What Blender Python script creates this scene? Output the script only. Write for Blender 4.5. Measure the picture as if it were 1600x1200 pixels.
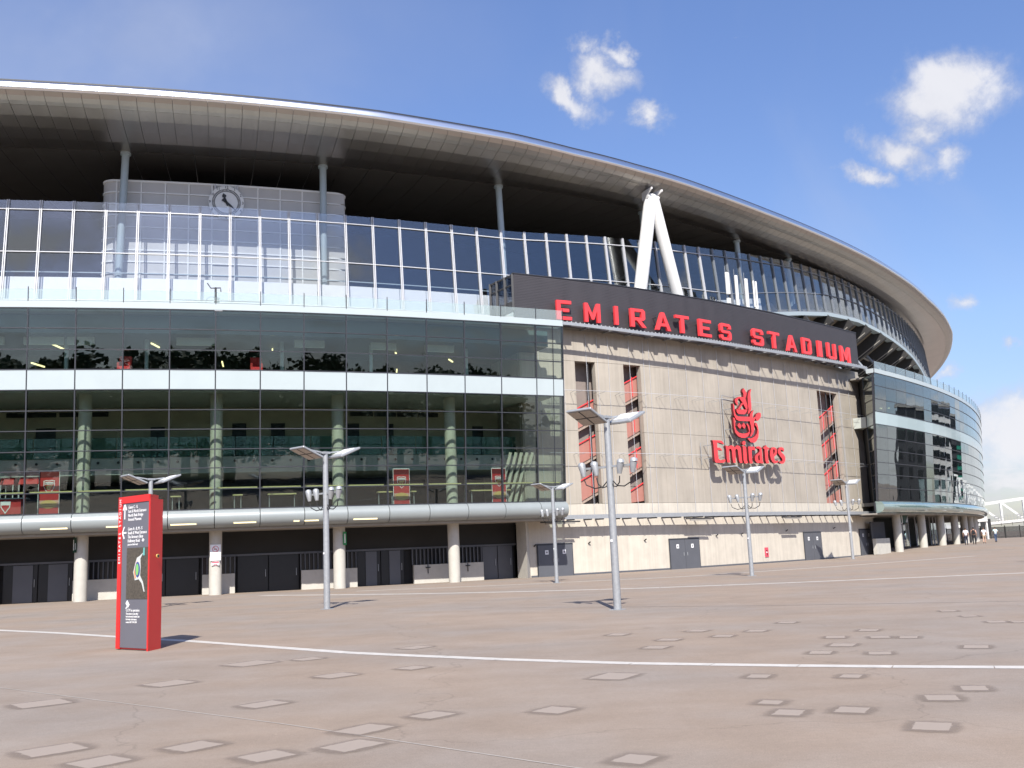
import bpy, bmesh, math, random
import numpy as np
from mathutils import Vector, Matrix, Euler

random.seed(7)
D = bpy.data
for o in list(D.objects):
    D.objects.remove(o, do_unlink=True)
SC = bpy.context.scene
COL = SC.collection
R = math.radians

# ------------------------------------------------------------------ camera
cam_d = D.cameras.new('camera')
cam_d.sensor_width = 36.0
cam_d.lens = 36.0 * 1560.54 / 1600.0
cam_d.clip_start = 0.1
cam_d.clip_end = 6000
cam = D.objects.new('camera', cam_d)
COL.objects.link(cam)
PITCH, ROLL = .1665, -.0426
fw = Vector((0, math.cos(PITCH), math.sin(PITCH)))
up0 = Vector((0, -math.sin(PITCH), math.cos(PITCH)))
rt0 = Vector((1, 0, 0))
cr, sr = math.cos(ROLL), math.sin(ROLL)
rt = cr * rt0 + sr * up0
up = -sr * rt0 + cr * up0
cam.matrix_world = Matrix(((rt.x, up.x, -fw.x, 0), (rt.y, up.y, -fw.y, 0), (rt.z, up.z, -fw.z, 1.75), (0, 0, 0, 1)))
SC.camera = cam
SC.render.resolution_x, SC.render.resolution_y = 1024, 768

# ------------------------------------------------------------------ light
SUN_EL, SUN_AZ = R(45), R(178.2)            # azimuth clockwise from +Y: the sun stands behind the camera
to_sun = Vector((math.sin(SUN_AZ) * math.cos(SUN_EL), math.cos(SUN_AZ) * math.cos(SUN_EL), math.sin(SUN_EL)))
sun_d = D.lights.new('sun', 'SUN')
sun_d.energy = 4.4
sun_d.angle = R(.53)
sun_d.color = (1.0, .955, .88)
sun = D.objects.new('sun', sun_d)
COL.objects.link(sun)
sun.rotation_euler = (-to_sun).to_track_quat('-Z', 'Y').to_euler()
sun.location = to_sun * 200

SC.view_settings.view_transform = 'Standard'
SC.view_settings.look = 'None'
SC.view_settings.exposure = .70
SC.view_settings.gamma = 1
SC.view_settings.use_curve_mapping = False
SC.cycles.max_bounces = 9
SC.cycles.transparent_max_bounces = 16
SC.cycles.glossy_bounces = 4
SC.cycles.caustics_reflective = False
SC.cycles.caustics_refractive = False

# ------------------------------------------------------------------ sky with clouds
world = D.worlds.new('World')
SC.world = world
world.use_nodes = True
wn, wl = world.node_tree.nodes, world.node_tree.links
for n in list(wn):
    wn.remove(n)


def WN(t, **k):
    n = wn.new(t)
    for a, b in k.items():
        setattr(n, a, b)
    return n


def wmath(op, a, b=None, c=None, clamp=False):
    n = WN('ShaderNodeMath', operation=op)
    n.use_clamp = clamp
    for i, v in enumerate((a, b, c)):
        if v is None:
            continue
        if isinstance(v, (int, float)):
            n.inputs[i].default_value = v
        else:
            wl.new(v, n.inputs[i])
    return n.outputs[0]


def wsmooth(v, a, b, to=1.0):
    n = WN('ShaderNodeMapRange', interpolation_type='SMOOTHSTEP')
    wl.new(v, n.inputs[0])
    n.inputs[1].default_value, n.inputs[2].default_value = a, b
    n.inputs[3].default_value, n.inputs[4].default_value = 0, to
    return n.outputs[0]


tc = WN('ShaderNodeTexCoord')
dirv = tc.outputs['Generated']
sky = WN('ShaderNodeTexSky', sky_type='NISHITA')
sky.sun_disc = False
sky.sun_elevation = SUN_EL
sky.sun_rotation = SUN_AZ
sky.altitude = 40
sky.air_density = 1.0
sky.dust_density = .6
sky.ozone_density = 2.2


def wnoise(scale, detail=6, rough=.6, vec=None, dist=0.):
    n = WN('ShaderNodeTexNoise')
    n.inputs['Scale'].default_value = scale
    n.inputs['Detail'].default_value = detail
    n.inputs['Roughness'].default_value = rough
    n.inputs['Distortion'].default_value = dist
    wl.new(vec or dirv, n.inputs['Vector'])
    return n.outputs['Fac']


sep = WN('ShaderNodeSeparateXYZ')
wl.new(dirv, sep.inputs[0])
zc = sep.outputs['Z']
wn1 = WN('ShaderNodeTexNoise'); wn1.inputs['Scale'].default_value = 11; wn1.inputs['Detail'].default_value = 7; wn1.inputs['Roughness'].default_value = .62
wl.new(dirv, wn1.inputs['Vector'])
wv1 = WN('ShaderNodeVectorMath', operation='SUBTRACT'); wl.new(wn1.outputs['Color'], wv1.inputs[0]); wv1.inputs[1].default_value = (.5, .5, .5)
wv2 = WN('ShaderNodeVectorMath', operation='SCALE'); wl.new(wv1.outputs[0], wv2.inputs[0]); wv2.inputs['Scale'].default_value = .085
wv3 = WN('ShaderNodeVectorMath', operation='ADD'); wl.new(wv2.outputs[0], wv3.inputs[0]); wl.new(dirv, wv3.inputs[1])
warp = wv3.outputs[0]
n_big = wnoise(13, 8, .62, dist=.35)
n_med = wnoise(34, 6, .6)
nz = wmath('ADD', wmath('MULTIPLY', n_big, .68), wmath('MULTIPLY', n_med, .32))


def blob(az, el, w, h, tilt=0.0, gain=1.0):
    """elliptical cloud core at azimuth/elevation (deg) with angular half sizes (deg)"""
    a, e = R(az), R(el)
    c = Vector((math.sin(a) * math.cos(e), math.cos(a) * math.cos(e), math.sin(e)))
    m = WN('ShaderNodeMapping', vector_type='TEXTURE')
    m.inputs['Location'].default_value = c
    xr = Vector((math.cos(a), -math.sin(a), 0))
    zr = xr.cross(c)
    mt = Matrix((xr, c, zr)).transposed() @ Matrix.Rotation(R(tilt), 3, 'Y')
    m.inputs['Rotation'].default_value = mt.to_euler()
    m.inputs['Scale'].default_value = (math.tan(R(w)), .5, math.tan(R(h)))
    wl.new(warp, m.inputs['Vector'])
    l = WN('ShaderNodeVectorMath', operation='LENGTH')
    wl.new(m.outputs[0], l.inputs[0])
    v = wmath('SUBTRACT', 1.0, l.outputs['Value'])
    v = wmath('MAXIMUM', v, -1.5)
    return v if gain == 1 else wmath('ADD', wmath('MULTIPLY', v, 1.0), gain - 1.0)


BL = [(6.0, 26.4, 2.2, 1.5, 15, 1.0), (4.1, 25.4, 2.5, .9, 28, .95), (5.2, 27.7, 1.1, 1.0, 0, .7), (7.2, 27.6, 1.2, .9, 20, .75),
      (8.1, 24.0, 1.4, 1.05, 15, .86),
      (25.2, 22.6, 2.9, 2.3, 20, 1.12), (26.6, 22.8, 1.4, 1.2, 0, 1.0), (24.1, 21.0, 1.9, 2.0, -40, 1.02), (22.7, 20.0, 2.7, 1.2, 32, 1.02), (20.9, 19.1, 2.0, .8, 30, .95), (24.9, 19.6, 1.1, 1.6, -30, .84),
      (25.0, 11.9, 1.3, .9, 0, .66), (26.8, 9.2, 1.4, .7, 0, .62), (23.6, 8.6, 1.2, .7, 0, .66),
      (27.5, 5.4, 4.4, 2.4, 0, 1.2), (33, 12, 5, 2.5, 0, .9), (40, 22, 5, 3, 0, .9), (-38, 24, 6, 3, 0, .85),
      (183, 27, 8, 2.6, 12, 1.0), (150, 26, 7, 3, 10, 1.0), (176, 17, 8, 2.6, -8, 1.0), (-160, 30, 7, 3, 8, 1.0), (-130, 22, 7, 3, 0, 1.0), (120, 33, 6, 3, 0, .95), (88, 20, 7, 3, 0, 1.0), (-92, 28, 6, 3, 0, .9),
      (165, 40, 6, 3, 12, .95), (-145, 45, 5, 3, 0, .95), (62, 13, 11, 6, 0, 1.25), (46, 12, 7, 4, 0, 1.1)]
den = None
for b in BL:
    v = blob(*b)
    den = v if den is None else wmath('MAXIMUM', den, v)
nzc = wmath('MULTIPLY', wmath('SUBTRACT', nz, .5), 2.6)
cum = wsmooth(wmath('ADD', den, nzc), -.15, .85)
cum = wmath('MULTIPLY', cum, wsmooth(den, -.6, .2))
# low cumulus banks all round the horizon
mp = WN('ShaderNodeMapping')
mp.inputs['Scale'].default_value = (1, 1, 2.6)
wl.new(dirv, mp.inputs['Vector'])
n_low = wnoise(9, 8, .6, mp.outputs[0], .3)
lowm = wmath('SUBTRACT', 1.0, wsmooth(zc, .045, .17))
low = wsmooth(wmath('ADD', n_low, wmath('MULTIPLY', wmath('SUBTRACT', lowm, 1.0), .34)), .37, .55, .95)
# thin veil
n_v = wnoise(2.3, 5, .55, dist=.6)
veil = wsmooth(n_v, .5, .85, .34)
veil2 = wmath('MULTIPLY', wsmooth(blob(-22, 27.5, 24, 9, -12), 0, 1, .38), wsmooth(n_v, .25, .7))
dens = wmath('MAXIMUM', wmath('MAXIMUM', cum, low), wmath('MAXIMUM', veil, veil2), clamp=True)
dens = wmath('MULTIPLY', dens, .93)

hs = WN('ShaderNodeHueSaturation')
hs.inputs['Hue'].default_value = .509
hs.inputs['Saturation'].default_value = 1.12
hs.inputs['Value'].default_value = .97
wl.new(sky.outputs[0], hs.inputs['Color'])
SKY_K = .12
# cloud light: soft shading from noise, in the units of the sky (divided by the strength)
crp = WN('ShaderNodeMix', data_type='RGBA')
crp.inputs[6].default_value = (.39 / SKY_K, .40 / SKY_K, .45 / SKY_K, 1)
crp.inputs[7].default_value = (.545 / SKY_K, .545 / SKY_K, .57 / SKY_K, 1)
wl.new(wsmooth(wmath('ADD', wmath('MULTIPLY', dens, .6), wmath('MULTIPLY', n_big, .8)), .45, 1.05), crp.inputs[0])
mx = WN('ShaderNodeMix', data_type='RGBA')
wl.new(dens, mx.inputs[0])
hr = WN('ShaderNodeValToRGB')
els = hr.color_ramp.elements
els[0].position = 0.0; els[0].color = (.58, .57, .66, 1)
els[1].position = .5; els[1].color = (1.12, 1.06, 1.08, 1)
for p_, c_ in ((.09, (.745, .695, .79, 1)), (.2, (.95, .90, .90, 1))):
    e_ = els.new(p_); e_.color = c_
wl.new(zc, hr.inputs[0])
hm = WN('ShaderNodeMix', data_type='RGBA', blend_type='MULTIPLY')
hm.inputs[0].default_value = 1.0
wl.new(hs.outputs[0], hm.inputs[6]); wl.new(hr.outputs[0], hm.inputs[7])
wl.new(hm.outputs[2], mx.inputs[6])
wl.new(crp.outputs[2], mx.inputs[7])
bg = WN('ShaderNodeBackground')
bg.inputs['Strength'].default_value = SKY_K
wl.new(mx.outputs[2], bg.inputs['Color'])
wo = WN('ShaderNodeOutputWorld')
wl.new(bg.outputs[0], wo.inputs['Surface'])
world.cycles.sampling_method = 'MANUAL'
world.cycles.sample_map_resolution = 1024

# ------------------------------------------------------------------ plan of the stadium: a smooth convex curve
SK = np.array([-60, -25, -8, 3, 20, 45, 80, 130, 190.])
TH = np.radians([3, 13.5, 22.95, 26.56, 42.36, 48.49, 60.61, 73., 86.])
CS = np.linspace(-70, 260, 3301)
_t = np.interp(CS, SK, TH)
_k = np.hanning(61); _k /= _k.sum()
CT = np.convolve(np.pad(_t, 30, mode='edge'), _k, 'valid')
_ds = CS[1] - CS[0]
CX = np.concatenate([[0], np.cumsum(np.cos((CT[1:] + CT[:-1]) / 2) * _ds)])
CY = np.concatenate([[0], np.cumsum(np.sin((CT[1:] + CT[:-1]) / 2) * _ds)])
_i = int(np.argmin(abs(CS)))
CX += 1.2458 - CX[_i]; CY += 65.7592 - CY[_i]


def A(s, off=0.0, z=0.0):
    x = float(np.interp(s, CS, CX)); y = float(np.interp(s, CS, CY)); t = float(np.interp(s, CS, CT))
    return Vector((x + off * math.sin(t), y - off * math.cos(t), z))


def AT(s):
    return float(np.interp(s, CS, CT))


def tab(xs, ys):
    return lambda s: float(np.interp(s, xs, ys))


def gz(x, y):
    """height of the ground: flat, rising gently beyond the concrete core"""
    t = min(1, max(0, (y - 90) / 16)); return .5 * t * t * (3 - 2 * t)


# ------------------------------------------------------------------ materials
MAT = {}


def pm(name, color, rough=.6, metal=0.0, var=0.0, scale=3.0, bump=0.0, bscale=40.0, streak=0.0, spec=.5, emit=None, estr=0.0):
    """principled material with object-space noise variation, optional vertical streaks and bump"""
    m = D.materials.new(name); m.use_nodes = True
    n, l = m.node_tree.nodes, m.node_tree.links
    b = n['Principled BSDF']
    b.inputs['Roughness'].default_value = rough
    b.inputs['Metallic'].default_value = metal
    b.inputs['Specular IOR Level'].default_value = spec
    b.inputs['Base Color'].default_value = (*color, 1)
    if emit:
        b.inputs['Emission Color'].default_value = (*emit, 1)
        b.inputs['Emission Strength'].default_value = estr
    geo = n.new('ShaderNodeNewGeometry')
    src = None
    if var:
        t = n.new('ShaderNodeTexNoise'); t.inputs['Scale'].default_value = scale; t.inputs['Detail'].default_value = 8; t.inputs['Roughness'].default_value = .62
        l.new(geo.outputs['Position'], t.inputs['Vector'])
        src = t.outputs['Fac']
        if streak:
            mp = n.new('ShaderNodeMapping'); mp.inputs['Scale'].default_value = (3.1, 3.1, .12)
            l.new(geo.outputs['Position'], mp.inputs['Vector'])
            t2 = n.new('ShaderNodeTexNoise'); t2.inputs['Scale'].default_value = 1.4; t2.inputs['Detail'].default_value = 6
            l.new(mp.outputs[0], t2.inputs['Vector'])
            mm = n.new('ShaderNodeMix'); mm.inputs[0].default_value = streak
            l.new(src, mm.inputs[2]); l.new(t2.outputs['Fac'], mm.inputs[3])
            src = mm.outputs[0]
        mr = n.new('ShaderNodeMapRange')
        mr.inputs[1].default_value, mr.inputs[2].default_value = .28, .72
        mr.inputs[3].default_value, mr.inputs[4].default_value = 1 - var, 1 + var
        l.new(src, mr.inputs[0])
        mul = n.new('ShaderNodeVectorMath'); mul.operation = 'SCALE'
        mul.inputs[0].default_value = color
        l.new(mr.outputs[0], mul.inputs['Scale'])
        l.new(mul.outputs[0], b.inputs['Base Color'])
    if bump:
        t3 = n.new('ShaderNodeTexNoise'); t3.inputs['Scale'].default_value = bscale; t3.inputs['Detail'].default_value = 5
        l.new(geo.outputs['Position'], t3.inputs['Vector'])
        bp = n.new('ShaderNodeBump'); bp.inputs['Strength'].default_value = bump; bp.inputs['Distance'].default_value = .02
        l.new(t3.outputs['Fac'], bp.inputs['Height']); l.new(bp.outputs[0], b.inputs['Normal'])
    MAT[name] = m
    return m


def glass(name, tint, r0=.05, haze=0.0, hazecol=(.6, .7, .7), wob=.0):
    """architectural pane: coloured transmission plus mirror reflection that grows towards grazing angles"""
    m = D.materials.new(name); m.use_nodes = True
    n, l = m.node_tree.nodes, m.node_tree.links
    for x in list(n):
        n.remove(x)
    out = n.new('ShaderNodeOutputMaterial')
    tr = n.new('ShaderNodeBsdfTransparent'); tr.inputs[0].default_value = (*tint, 1)
    gl = n.new('ShaderNodeBsdfGlossy'); gl.inputs['Roughness'].default_value = .0; gl.inputs[0].default_value = (.93, .97, .97, 1)
    if wob:
        geo = n.new('ShaderNodeNewGeometry')
        t = n.new('ShaderNodeTexNoise'); t.inputs['Scale'].default_value = .55; t.inputs['Detail'].default_value = 1
        l.new(geo.outputs['Position'], t.inputs['Vector'])
        bp = n.new('ShaderNodeBump'); bp.inputs['Strength'].default_value = wob; bp.inputs['Distance'].default_value = .05
        l.new(t.outputs['Fac'], bp.inputs['Height']); l.new(bp.outputs[0], gl.inputs['Normal'])
    lw = n.new('ShaderNodeLayerWeight'); lw.inputs[0].default_value = .5
    p = n.new('ShaderNodeMath'); p.operation = 'POWER'; p.inputs[1].default_value = 4.0
    l.new(lw.outputs['Facing'], p.inputs[0])
    ma = n.new('ShaderNodeMath'); ma.operation = 'MULTIPLY_ADD'; ma.inputs[1].default_value = 1 - r0; ma.inputs[2].default_value = r0; ma.use_clamp = True
    l.new(p.outputs[0], ma.inputs[0])
    base = tr.outputs[0]
    if haze:
        df = n.new('ShaderNodeBsdfDiffuse'); df.inputs[0].default_value = (*hazecol, 1)
        mh = n.new('ShaderNodeMixShader'); mh.inputs[0].default_value = haze
        l.new(tr.outputs[0], mh.inputs[1]); l.new(df.outputs[0], mh.inputs[2]); base = mh.outputs[0]
    mix = n.new('ShaderNodeMixShader')
    l.new(ma.outputs[0], mix.inputs[0]); l.new(base, mix.inputs[1]); l.new(gl.outputs[0], mix.inputs[2])
    l.new(mix.outputs[0], out.inputs[0])
    MAT[name] = m
    return m


def glow(name, col, s):
    return pm(name, col, .5, emit=col, estr=s)


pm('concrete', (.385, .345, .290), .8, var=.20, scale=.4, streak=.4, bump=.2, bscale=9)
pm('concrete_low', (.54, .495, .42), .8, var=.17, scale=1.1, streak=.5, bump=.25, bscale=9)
pm('concrete_column', (.5, .48, .43), .75, var=.08, scale=2.5, bump=.15, bscale=14)
pm('column_paint', (.56, .54, .45), .5, var=.05, scale=2)
pm('concrete_dim', (.30, .28, .25), .85, var=.12, scale=1.2)
pm('white_panel', (.44, .50, .51), .28, var=.03, scale=.7)
pm('white_paint', (.78, .78, .76), .4, var=.03, scale=2)
pm('white_steel', (.72, .72, .71), .38, var=.03, scale=2)
pm('mullion_dark', (.035, .037, .045), .42)
pm('mullion_white', (.52, .53, .56), .38)
pm('aluminium', (.27, .295, .295), .42, .1, var=.05, scale=.6)
pm('rim_metal', (.88, .88, .88), .3, 1.0, var=.03, scale=.8)
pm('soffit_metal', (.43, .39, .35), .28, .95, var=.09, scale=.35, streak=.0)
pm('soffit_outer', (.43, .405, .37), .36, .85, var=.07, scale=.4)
pm('soffit_inner', (.06, .056, .052), .6, .2, var=.1, scale=.6)  # colour darkened to stand in for the lack of light under the roof
pm('roof_top', (.45, .46, .47), .5, .4)
pm('dark_steel', (.035, .035, .038), .5)
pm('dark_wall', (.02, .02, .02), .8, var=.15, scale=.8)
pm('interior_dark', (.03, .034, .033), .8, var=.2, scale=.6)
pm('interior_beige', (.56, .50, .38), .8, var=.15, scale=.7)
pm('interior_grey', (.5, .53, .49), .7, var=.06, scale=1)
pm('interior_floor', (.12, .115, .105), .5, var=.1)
pm('spandrel_teal', (.085, .125, .125), .25, var=.12, scale=.5)
pm('steel_blue', (.36, .43, .46), .4, .0, var=.04)
pm('galvanised', (.37, .385, .40), .5, .35, var=.12, scale=9)
pm('sign_cladding', (.06, .055, .06), .5, .1, var=.06, scale=1.5)
pm('red_paint', (.78, .055, .062), .38)
pm('red_return', (.11, .012, .016), .45)
glass('glass_dark', (.42, .43, .46), .03)
pm('red_mesh', (.40, .18, .145), .7, var=.06, scale=3)
pm('red_cloth', (.50, .035, .035), .75, var=.06)
pm('red_dark', (.16, .018, .02), .75)
pm('gold_print', (.62, .42, .14), .7)
pm('white_print', (.85, .85, .85), .6)
pm('totem_red', (.66, .022, .02), .42, var=.03, scale=2)
pm('totem_grey', (.14, .14, .165), .45, var=.03, scale=2)
pm('door_grey', (.10, .105, .12), .45, var=.06, scale=1.5)
pm('door_dark', (.013, .014, .016), .4, var=.1)
pm('stair_wall', (.25, .21, .19), .85, var=.1, scale=1.2)
pm('stair_concrete', (.36, .28, .23), .85, var=.2, scale=6)
pm('black_plastic', (.02, .02, .022), .5)
pm('dark_glass', (.02, .022, .026), .12)
pm('floodlight_lens', (.36, .31, .26), .3, .5, var=.25, scale=25)
pm('green_print', (.02, .30, .10), .5)
pm('dark_green', (.01, .05, .03), .4)
pm('pink_print', (.6, .08, .12), .6)
pm('yellow_rail', (.62, .55, .26), .45)
pm('skin', (.55, .34, .25), .6)
pm('cloth_white', (.8, .8, .82), .85)
pm('cloth_peach', (.62, .36, .27), .85)
pm('cloth_navy', (.03, .035, .06), .85)
pm('cloth_black', (.016, .016, .02), .85)
pm('cloth_mint', (.55, .74, .76), .85)
pm('cloth_tan', (.50, .40, .30), .85)
pm('cloth_denim', (.06, .09, .16), .85)
pm('hair_brown', (.045, .028, .018), .7)
pm('hair_black', (.015, .013, .012), .7)
pm('shoe', (.03, .028, .028), .6)
pm('fence_dark', (.02, .02, .018), .6)
pm('raker', (.028, .027, .027), .7)
pm('terrace_under', (.24, .20, .155), .85, var=.22, scale=1.6)
pm('clad_grey', (.50, .49, .475), .5, .0, var=.08, scale=.5)
pm('bark', (.06, .045, .03), .9)
pm('leaves', (.035, .065, .018), .7, var=.4, scale=.8)
pm('render_white', (.62, .60, .57), .8, var=.05)
pm('render_dark', (.05, .05, .055), .5, var=.1)
pm('render_grey', (.30, .29, .27), .7, var=.06)
pm('render_green', (.02, .20, .13), .3, var=.1)
pm('map_paper', (.085, .072, .055), .6, var=.55, scale=26)
pm('map_white', (.6, .62, .6), .6)
pm('map_orange', (.75, .30, .12), .6)
pm('map_green', (.22, .55, .16), .6)
pm('map_blue', (.05, .08, .28), .6)
pm('map_teal', (.15, .45, .42), .6)
glow('tube_light', (1.0, .85, .42), 1.6)
glow('strip_light', (1.0, .84, .48), .8)
glass('glass_green', (.78, .838, .81), .062, wob=.03)
glass('glass_wing', (.48, .56, .56), .17, wob=.10)
glass('glass_bull', (.5, .6, .58), .25, haze=.55, hazecol=(.30, .44, .41), wob=.1)
pm('mullion_shade_strut_grey', (.20, .22, .25), .4)  # white mullions with the roof's shade put into the colour; struts' own grey too
pm('spandrel_wing', (.42, .52, .53), .12)
glass('glass_upper', (.90, .92, .94), .105, wob=.05)
glass('glass_rail', (.90, .95, .94), .03, haze=.16, hazecol=(.66, .74, .74))
glass('glass_balcony', (.55, .74, .70), .04, haze=.22, hazecol=(.18, .36, .33))

# ------------------------------------------------------------------ object helpers
WLOC = {}


def link(o, parent=None, wloc=None):
    COL.objects.link(o)
    if parent is not None:
        o.parent = parent
    WLOC[o.name] = Vector(wloc if wloc is not None else (0, 0, 0))
    return o


def tag(o, label=None, cat=None, group=None, kind=None):
    if label: o['label'] = label
    if cat: o['category'] = cat
    if group: o['group'] = group
    if kind: o['kind'] = kind
    return o


def empty(name, loc, rz=0.0, label=None, cat=None, group=None):
    o = D.objects.new(name, None); o.empty_display_size = .3
    o.location = loc; o.rotation_euler = (0, 0, rz)
    link(o, None, loc)
    return tag(o, label, cat, group)


class MB:
    """collects solids and builds them as one mesh object"""
    def __init__(s): s.v = []; s.f = []; s.mi = []; s.mats = []; s.cur = 0; s.sm = []

    def use(s, m):
        m = MAT[m] if isinstance(m, str) else m
        if m not in s.mats: s.mats.append(m)
        s.cur = s.mats.index(m); return s

    def add(s, vs, fs, smooth=False):
        b = len(s.v); s.v += [tuple(p) for p in vs]
        for f in fs:
            s.f.append([b + i for i in f]); s.mi.append(s.cur); s.sm.append(smooth)
        return s

    def hexa(s, p):                       # 0-3 bottom ring, 4-7 top ring
        return s.add(p, [(0, 3, 2, 1), (4, 5, 6, 7), (0, 1, 5, 4), (1, 2, 6, 5), (2, 3, 7, 6), (3, 0, 4, 7)])

    def box(s, c, d, M=None):
        c = Vector(c); x, y, z = d[0] / 2, d[1] / 2, d[2] / 2
        p = [Vector(q) for q in ((-x, -y, -z), (x, -y, -z), (x, y, -z), (-x, y, -z), (-x, -y, z), (x, -y, z), (x, y, z), (-x, y, z))]
        return s.hexa([c + (M @ q if M else q) for q in p])

    def beam(s, a, b, w, h=None, upv=(0, 0, 1)):
        a, b = Vector(a), Vector(b); h = h or w
        d = (b - a).normalized(); u = Vector(upv)
        if abs(d.dot(u)) > .98: u = Vector((0, 1, 0))
        x = d.cross(u).normalized() * w / 2; y = x.cross(d).normalized() * h / 2
        return s.hexa([a - x - y, a + x - y, a + x + y, a - x + y, b - x - y, b + x - y, b + x + y, b - x + y])

    def tube(s, pts, r, n=8, cap=True):
        pts = [Vector(p) for p in pts]; rs = r if isinstance(r, (list, tuple)) else [r] * len(pts)
        vs = []; fs = []
        ux = None
        for i, p in enumerate(pts):
            d = (pts[min(i + 1, len(pts) - 1)] - pts[max(i - 1, 0)]).normalized()
            if ux is None:
                ux = d.orthogonal().normalized()
            ux = (ux - d * ux.dot(d)).normalized(); uy = d.cross(ux)
            for k in range(n):
                a = 2 * math.pi * k / n; vs.append(p + (ux * math.cos(a) + uy * math.sin(a)) * rs[i])
        for i in range(len(pts) - 1):
            for k in range(n):
                fs.append((i * n + k, i * n + (k + 1) % n, (i + 1) * n + (k + 1) % n, (i + 1) * n + k))
        s.add(vs, fs, True)
        if cap:
            s.add(vs[:n], [tuple(reversed(range(n)))]); s.add(vs[-n:], [tuple(range(n))])
        return s

    def sweep(s, prof, s0, s1, ds=1.3, smooth=False, caps=True):
        """closed (off, z) profile swept along the plan curve"""
        n = max(1, int(math.ceil((s1 - s0) / ds)))
        ss = [s0 + (s1 - s0) * i / n for i in range(n + 1)]
        vs = []; m = None
        for q in ss:
            pr = prof(q) if callable(prof) else prof
            m = len(pr)
            for (o, z) in pr: vs.append(A(q, o, z))
        fs = []
        for i in range(n):
            for k in range(m):
                fs.append((i * m + k, (i + 1) * m + k, (i + 1) * m + (k + 1) % m, i * m + (k + 1) % m))
        s.add(vs, fs, smooth)
        if caps:
            s.add(vs[:m], [tuple(range(m))]); s.add(vs[-m:], [tuple(reversed(range(m)))])
        return s

    def build(s, name, mat=None, parent=None, loc=None, local=False, kind=None, label=None, bevel=0):
        if mat is not None:
            mm = MAT[mat] if isinstance(mat, str) else mat
            s.mats = [mm]; s.mi = [0] * len(s.f)
        if local: w = Vector((0, 0, 0)); pl = Vector((0, 0, 0)); loc = Vector((0, 0, 0))
        else:
            pl = WLOC[parent.name] if parent is not None else Vector((0, 0, 0))
            w = Vector(loc) if loc is not None else (pl if parent is not None else Vector(np.array(s.v).mean(0)))
        me = D.meshes.new(name)
        me.from_pydata([(p[0] - w.x, p[1] - w.y, p[2] - w.z) for p in s.v], [], s.f)
        for m in s.mats: me.materials.append(m)
        me.polygons.foreach_set('material_index', s.mi)
        me.polygons.foreach_set('use_smooth', s.sm)
        bm = bmesh.new(); bm.from_mesh(me)
        bmesh.ops.recalc_face_normals(bm, faces=bm.faces)
        if bevel:
            bmesh.ops.bevel(bm, geom=bm.edges[:], offset=bevel, segments=1, affect='EDGES')
        bm.to_mesh(me); bm.free(); me.update()
        o = D.objects.new(name, me)
        o.location = w - pl if not local else (0, 0, 0)
        link(o, parent, w)
        if kind: o['kind'] = kind
        if label: o['label'] = label
        return o


def slab(s0, s1, z0, z1, offf, th):
    """eight corners of a pane between two stations and two heights on the surface offf(z)"""
    f = offf if callable(offf) else (lambda z: offf)
    h = th / 2
    return [A(s0, f(z0) + h, z0), A(s1, f(z0) + h, z0), A(s1, f(z0) - h, z0), A(s0, f(z0) - h, z0),
            A(s0, f(z1) + h, z1), A(s1, f(z1) + h, z1), A(s1, f(z1) - h, z1), A(s0, f(z1) - h, z1)]


def pane(name, mat, parent, s0, s1, z0, z1, offf, th, **k):
    m = MB(); p = slab(s0, s1, z0, z1, offf, th); m.hexa(p)
    return m.build(name, mat, parent, loc=sum(p, Vector()) / 8, **k)


def poly_mesh(outer, holes=(), depth=.1):
    """filled 2-D outline with holes extruded to depth: returns verts (u, v, w), faces"""
    cu = D.curves.new('tmp', 'CURVE'); cu.dimensions = '2D'; cu.fill_mode = 'BOTH'; cu.extrude = depth / 2
    for ring in [outer] + list(holes):
        sp = cu.splines.new('POLY'); sp.points.add(len(ring) - 1)
        for p, q in zip(sp.points, ring): p.co = (q[0], q[1], 0, 1)
        sp.use_cyclic_u = True
    return curve_data(cu)


def curve_data(cu):
    ob = D.objects.new('tmp', cu); COL.objects.link(ob)
    dg = bpy.context.evaluated_depsgraph_get(); dg.update()
    me = D.meshes.new_from_object(ob.evaluated_get(dg))
    vs = [tuple(v.co) for v in me.vertices]; fs = [tuple(p.vertices) for p in me.polygons]
    D.objects.remove(ob); D.meshes.remove(me); D.curves.remove(cu)
    return vs, fs


def text_data(body, size, depth=0.0, align='LEFT', xscale=1.0, spacing=1.0):
    cu = D.curves.new('tmp', 'FONT'); cu.body = body; cu.size = size; cu.extrude = depth / 2; cu.align_x = align; cu.space_character = spacing
    cu.resolution_u = 2
    vs, fs = curve_data(cu)
    return [(v[0] * xscale, v[1], v[2]) for v in vs], fs


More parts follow.
